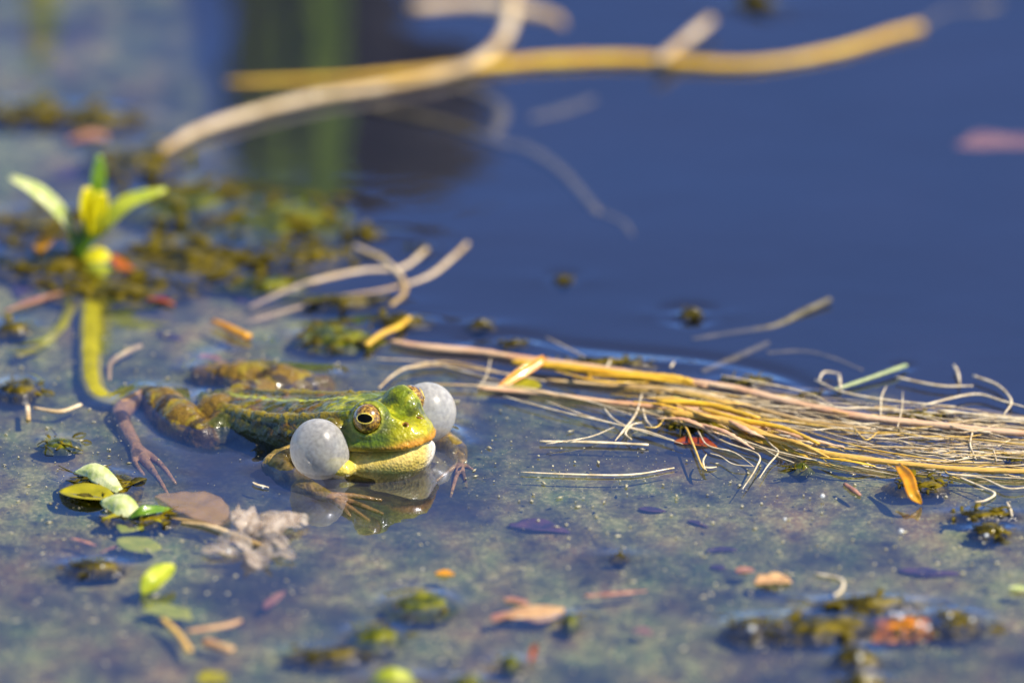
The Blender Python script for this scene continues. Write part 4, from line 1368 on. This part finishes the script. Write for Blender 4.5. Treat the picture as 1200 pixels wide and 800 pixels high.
for pts, r in [([(97, 322), (95, 300), (100, 270), (106, 245)], [0.14, 0.13, 0.12, 0.08]), ([(95, 305), (87, 285), (80, 262)], [0.11, 0.10, 0.07]), ([(100, 290), (112, 272), (125, 258)], [0.10, 0.1, 0.07])]:
    mb = MB()
    tube(mb, [sp(*p) for p in pts], r, 16, 8)
    mb.build('stem', M['leaf_green'], sd)
sleaf([(84, 272), (70, 250), (45, 226), (12, 208)], 19, 'leaf_white', [0, -0.4, -0.6, -0.2], prof=[0.5, 0.9, 1, 1, 0.85, 0.4])
sleaf([(105, 282), (125, 258), (150, 236), (195, 222)], 18, 'leaf_lime', [0, -0.1, 0.0, 0.3], prof=[0.5, 0.9, 1, 1, 0.75, 0.25])
sleaf([(108, 250), (113, 215), (116, 182)], 20, 'leaf_green', [0.2, 0.2, 0.3], prof=[0.7, 0.9, 1, 0.95, 0.8, 0.3])
sleaf([(104, 268), (100, 245), (101, 220)], 20, 'leaf_yellow', [-0.1, -0.3, -0.3], prof=[0.6, 1, 1, 0.95, 0.6])
sleaf([(108, 275), (114, 250), (118, 225)], 22, 'leaf_yellow', [-0.1, -0.2, -0.2], prof=[0.6, 1, 1, 0.95, 0.6])
tag(sleaf([(72, 262), (58, 275), (42, 294)], 15, 'leaf_orange', [-0.2, -0.3, -0.4], prof=[0.6, 1, 1, 1, 0.7]), 'short orange leaf')
sleaf([(98, 303), (114, 300), (130, 302)], 18, 'leaf_yellow', [-0.4, -0.5, -0.5], prof=ROUND)
sleaf([(92, 322), (115, 318), (140, 324)], 16, 'leaf_lime', [-0.6, -0.8, -0.9], prof=ROUND)
tag(sleaf([(130, 300), (155, 325), (190, 356)], 17, 'leaf_red', [-0.4, -0.9, -1.4], prof=[0.5, 0.9, 1, 0.9, 0.3]), 'dark red leaf drooping to the water')
sleaf([(145, 318), (168, 330), (196, 350)], 10, 'leaf_lime', [-0.5, -0.8, -1.1])
# its sunken stalks
for nm, pts, w, lab in [('sunken_stalk', [(100, 335), (106, 370), (106, 415), (108, 448), (122, 466), (152, 470)], 27, 'wide olive sunken stalk running from the seedling to the foot of the frog'),
                        ('sunken_stalk', [(84, 360), (70, 385), (48, 404), (18, 418)], 13, 'narrow olive sunken stalk branching off under the seedling')]:
    P = [at(p[0], p[1], -0.08) for p in pts]
    mb = MB()
    tube(mb, P, w * 0.0208 / 2, 40, 12, 0.03, 0.35)
    tag(mb.build(nm, M['leaf_olive'], None), lab, 'stalk')

# ------------------------------------------------------------------ reeds and a dark stump behind, seen mirrored in the water
def reed(px, h, lean, w, seed, label):
    rnd = random.Random(seed)
    b = at(px, -150)
    if px > 100:
        b = b + np.array([0, 2.4 * (3 - seed), 0])          # staggered into the bank
        h = -aty(px, 330 - 12 * seed, b[1])[2]               # as tall as its mirror image shows
    root = empty('reed', b)
    for k in range(6):
        a = rnd.uniform(-0.5, 0.5)
        mb = MB()
        leaf(mb, [(0.2 * k - 0.5, 0.2 * k, -0.5), (lean * 0.4 + a, 0.2, h * 0.5 * (1 - 0.05 * k)), (lean + a * 1.6, 0.3, h * (1 - 0.08 * k))], w, (0.75 - 0.1 * k, -0.66, 0), 14, 4, 0.4, 0.06, [0.8, 1, 1, 0.9, 0.6, 0.1])
        mb.build('blade', M['reed'], root)
    tag(root, label, 'reed')


for i, (px, h, ln, w, lab) in enumerate([(288, 15.5, -0.2, 1.2, 'tall green reed tuft behind the long straw'), (318, 17.0, 0.3, 1.3, 'tallest green reed tuft among the reeds mirrored in the pond'),
                                         (350, 14.5, 0.2, 1.3, 'green reed tuft next to the dark stump'), (378, 16.0, -0.3, 1.2, 'slim green reed tuft between reed and dark stump'),
                                         (55, 6.0, 0.1, 0.7, 'lone short reed tuft at the far left bank')]):
    reed(px, h, ln, w, i, lab)
b = at(430, -160) + np.array([0, 15.0, 0])
st_h = -aty(450, 212, b[1])[2]                           # its height, from how far its mirror image reaches
stp = empty('stump', b)
tag(stp, 'dark rotten stump mirrored in the far water', 'stump')
mb = MB()
tube(mb, [(-0.6, 0, -0.6), (-0.5, 0, st_h * 0.45), (-0.1, 0.1, st_h - 2.5)], [1.3, 1.1, 1.2], 20, 12, 0.1)
mb.build('trunk', M['stump'], stp)
v, f = uv_dome(1.0, math.pi, 28, 20)
v = v * (1 + 0.5 * (fbm(v + 9, 1.4, 4)[:, None] - 0.5)) * np.array([2.4, 1.3, 2.2]) + np.array([0.9, 0.1, st_h - 2.2])
mesh_obj('crown', v, f, M['stump'], stp)

# ------------------------------------------------------------------ tiny crumbs floating on the film (nobody could count them)
mb = MB()
rs = np.random.default_rng(11)
cnt = 0
while cnt < 3600:
    px, py = rs.uniform(0, 1200), rs.uniform(380, 800)
    edge = np.interp(px, [0, 430, 560, 860, 1200], [330, 420, 470, 540, 570])
    if py < edge or (160 < px < 340 and 480 < py < 600 and rs.random() < 0.85) or (330 < px < 545 and 545 < py < 625):
        continue
    p = at(px, py, 0.02)
    r = 0.010 + 0.045 * rs.random() ** 6
    a = rs.random() * 6.28
    e = 1 + 2.5 * rs.random() ** 3
    d1 = np.array([math.cos(a), math.sin(a), 0]) * r * e
    d2 = np.array([-math.sin(a), math.cos(a), 0]) * r
    u = np.array([0, 0, r * 0.6])
    mb.add([p + d1, p + d2, p - d1, p - d2, p + u, p - u], [(0, 1, 4), (1, 2, 4), (2, 3, 4), (3, 0, 4), (1, 0, 5), (2, 1, 5), (3, 2, 5), (0, 3, 5)])
    cnt += 1
tag(mb.build('floating_crumbs', M['speck'], None), 'fine pale crumbs scattered over the algae film', 'crumbs', kind='stuff')

# air bubbles and drops that glint
bub = [(1055, 722, 9, 'bubble on the orange weed heap, closest to the weed ribbon'), (1077, 731, 8, 'bubble in the middle of the orange weed heap'), (1087, 735, 8, 'bubble on the flank of the orange weed heap'),
       (1046, 719, 7, 'bubble between the weed ribbon and the orange heap'), (1008, 770, 8, 'shiny drop on the weed tuft before the raft'), (881, 736, 9, 'bubble on the dark lump at the raft end'),
       (1113, 721, 6, 'small bubble on the green brown weed by the orange heap'), (1139, 726, 6, 'last small bubble along the weed raft'), (1156, 627, 6, 'bubble on the rounded spiky weed tuft'),
       (964, 581, 7, 'lone bubble on the film left of the curled orange leaf'), (1056, 622, 7, 'lone bubble on the film before the curled orange leaf'), (120, 664, 6, 'bubble on the gold tipped weed sprig'),
       (545, 797, 9, 'bright drop on the green weed dome'), (308, 571, 3, 'tiny bubble by the near arm of the frog'), (920, 608, 5, 'small bubble alone between film and straw bundle'), (268, 646, 7, 'bubble among the pale papery fluff')]
v0, f0 = uv_dome(1.0, math.pi, 14, 9)
for i, (x, y, w, lab) in enumerate(bub):
    mesh_obj('bubble', v0 * w * 0.008, f0, M['bubble'], None, at(x, y, 0.10 if i > 7 else 0.28))
    tag(col.objects[-1], lab, 'bubble', 'bubbles on weed and film')

# ------------------------------------------------------------------ water, film and pond bottom
def body_dist(P):
    q = P[:, :2] - ORG[:2]
    a = q @ FA[:2]; b = q @ LA[:2]
    i = (a - LO[0]) / VX; j = (b - LO[1]) / VX
    ok = (i >= 0) & (j >= 0) & (i < NX[0] - 1) & (j < NX[1] - 1)
    out = np.full(len(P), 3.0)
    out[ok] = SLICE0[i[ok].astype(int), j[ok].astype(int)]
    return out


gx = np.arange(-17.0, 17.01, 0.11)
gy = np.arange(-25.0, 40.01, 0.13)
GX, GY = np.meshgrid(gx, gy, indexing='ij')
P2 = np.stack([GX.ravel(), GY.ravel(), np.zeros(GX.size)], 1)
H = 0.085 * (fbm(P2 * np.array([0.35, 1.0, 1]), 0.14, 81, 2) - 0.5) + 0.012 * (fbm(P2, 0.5, 82, 2) - 0.5)
d = body_dist(P2)
H += 0.11 * np.exp(-np.maximum(d, 0) / 0.22)
H += 0.010 * np.sin(np.maximum(d, 0) * 6.5) * np.exp(-np.maximum(d, 0) / 0.6) * (d < 2.8)
sac_c = [loc(373, 552.5), loc(501, 510)]
for c in sac_c:
    w = ORG + FA * c[0] + LA * c[1]
    r = np.hypot(P2[:, 0] - w[0], P2[:, 1] - w[1])
    H += 0.10 * np.exp(-np.maximum(r - 0.34, 0) / 0.2) + 0.012 * np.sin((r - 0.4) * 9) * np.exp(-((r - 1.1) / 0.5) ** 2)
for x, y, rx, ry, h in BUMPS:
    e = np.hypot((P2[:, 0] - x) / rx, (P2[:, 1] - y) / ry)
    dd = np.maximum(e - 0.9, 0) * min(rx, ry)
    H += h * 0.8 * np.exp(-dd / 0.18)
for x, y, r0, h in RINGS:
    r = np.hypot(P2[:, 0] - x, P2[:, 1] - y)
    H -= 1.8 * h * (1 - sstep(0.45 * r0, r0, r))
RID = spline([at(*p)[:2] for p in [(545, 398), (600, 392), (660, 402), (740, 410), (820, 418), (900, 432), (960, 455)]], 60)
dr = np.full(len(P2), 9.0)
for q in RID:
    dr = np.minimum(dr, np.hypot(P2[:, 0] - q[0], P2[:, 1] - q[1]))
H -= 0.06 * np.exp(-(dr / 0.30) ** 2)
H = np.clip(H, -0.12, 0.14)
edge = sstep(0, 2.0, np.minimum.reduce([P2[:, 0] + 17, 17 - P2[:, 0], P2[:, 1] + 25, 40 - P2[:, 1]]))
P2[:, 2] = H * edge
n0, n1 = GX.shape
idx = np.arange(n0 * n1).reshape(n0, n1)
faces = np.stack([idx[:-1, :-1].ravel(), idx[1:, :-1].ravel(), idx[1:, 1:].ravel(), idx[:-1, 1:].ravel()], 1).tolist()
x0, x1, y0, y1 = gx[0], gx[-1], gy[0], gy[-1]
BIG = 20000.0
nb = len(P2)
ring = [(-BIG, -BIG, 0), (BIG, -BIG, 0), (BIG, BIG, 0), (-BIG, BIG, 0), (x0, y0, 0), (x1, y0, 0), (x1, y1, 0), (x0, y1, 0)]
verts = np.vstack([P2, ring])
for k in range(4):                                          # surrounding open water
    k2 = (k + 1) % 4
    faces.append((nb + k, nb + k2, nb + 4 + k2, nb + 4 + k))
wo = mesh_obj('pond_water', verts, faces, M['water'])
tag(wo, 'still blue pond water mirroring the sky', 'water', kind='structure')

fx = np.arange(-24.0, 24.01, 0.3)
fy = np.arange(-30.0, 60.01, 0.3)
FX, FY = np.meshgrid(fx, fy, indexing='ij')
P3 = np.stack([FX.ravel(), FY.ravel(), np.full(FX.size, -0.30)], 1)
u, v = to_px(P3)
bound = np.interp(u, [-300, 0, 200, 260, 330, 430, 560, 700, 860, 1000, 1200, 1500], [-400, -300, -60, 200, 330, 405, 440, 470, 500, 530, 545, 560])
n1_ = fbm(P3, 0.35, 91, 3)
cov = sstep(-60, 50, v - bound + (n1_ - 0.5) * 160)
cov *= 1.0
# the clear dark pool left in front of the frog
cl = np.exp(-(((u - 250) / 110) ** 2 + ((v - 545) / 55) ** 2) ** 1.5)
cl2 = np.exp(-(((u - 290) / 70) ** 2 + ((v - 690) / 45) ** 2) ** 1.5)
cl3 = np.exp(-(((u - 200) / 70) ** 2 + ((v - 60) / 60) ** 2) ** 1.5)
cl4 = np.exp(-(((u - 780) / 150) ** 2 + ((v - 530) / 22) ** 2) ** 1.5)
cl5 = np.exp(-(((u - 440) / 125) ** 2 + ((v - 580) / 42) ** 2) ** 1.5)  # film thinned to deepen the dark reflection under the frog's chin
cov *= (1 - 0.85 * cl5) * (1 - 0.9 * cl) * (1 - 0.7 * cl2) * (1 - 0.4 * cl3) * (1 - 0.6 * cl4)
m0, m1 = FX.shape
idf = np.arange(m0 * m1).reshape(m0, m1)
ff = np.stack([idf[:-1, :-1].ravel(), idf[1:, :-1].ravel(), idf[1:, 1:].ravel(), idf[:-1, 1:].ravel()], 1).tolist()
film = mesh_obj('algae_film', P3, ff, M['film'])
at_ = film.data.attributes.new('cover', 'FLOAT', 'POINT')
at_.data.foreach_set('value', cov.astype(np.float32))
tag(film, 'mottled grey green algae film just under the surface', 'algae', kind='stuff')
bo = mesh_obj('pond_bottom', [(-BIG, -BIG, -14), (BIG, -BIG, -14), (BIG, BIG, -14), (-BIG, BIG, -14)], [(0, 1, 2, 3)], M['bottom'], smooth=False)
tag(bo, 'dark muddy pond bottom', 'mud', kind='structure')
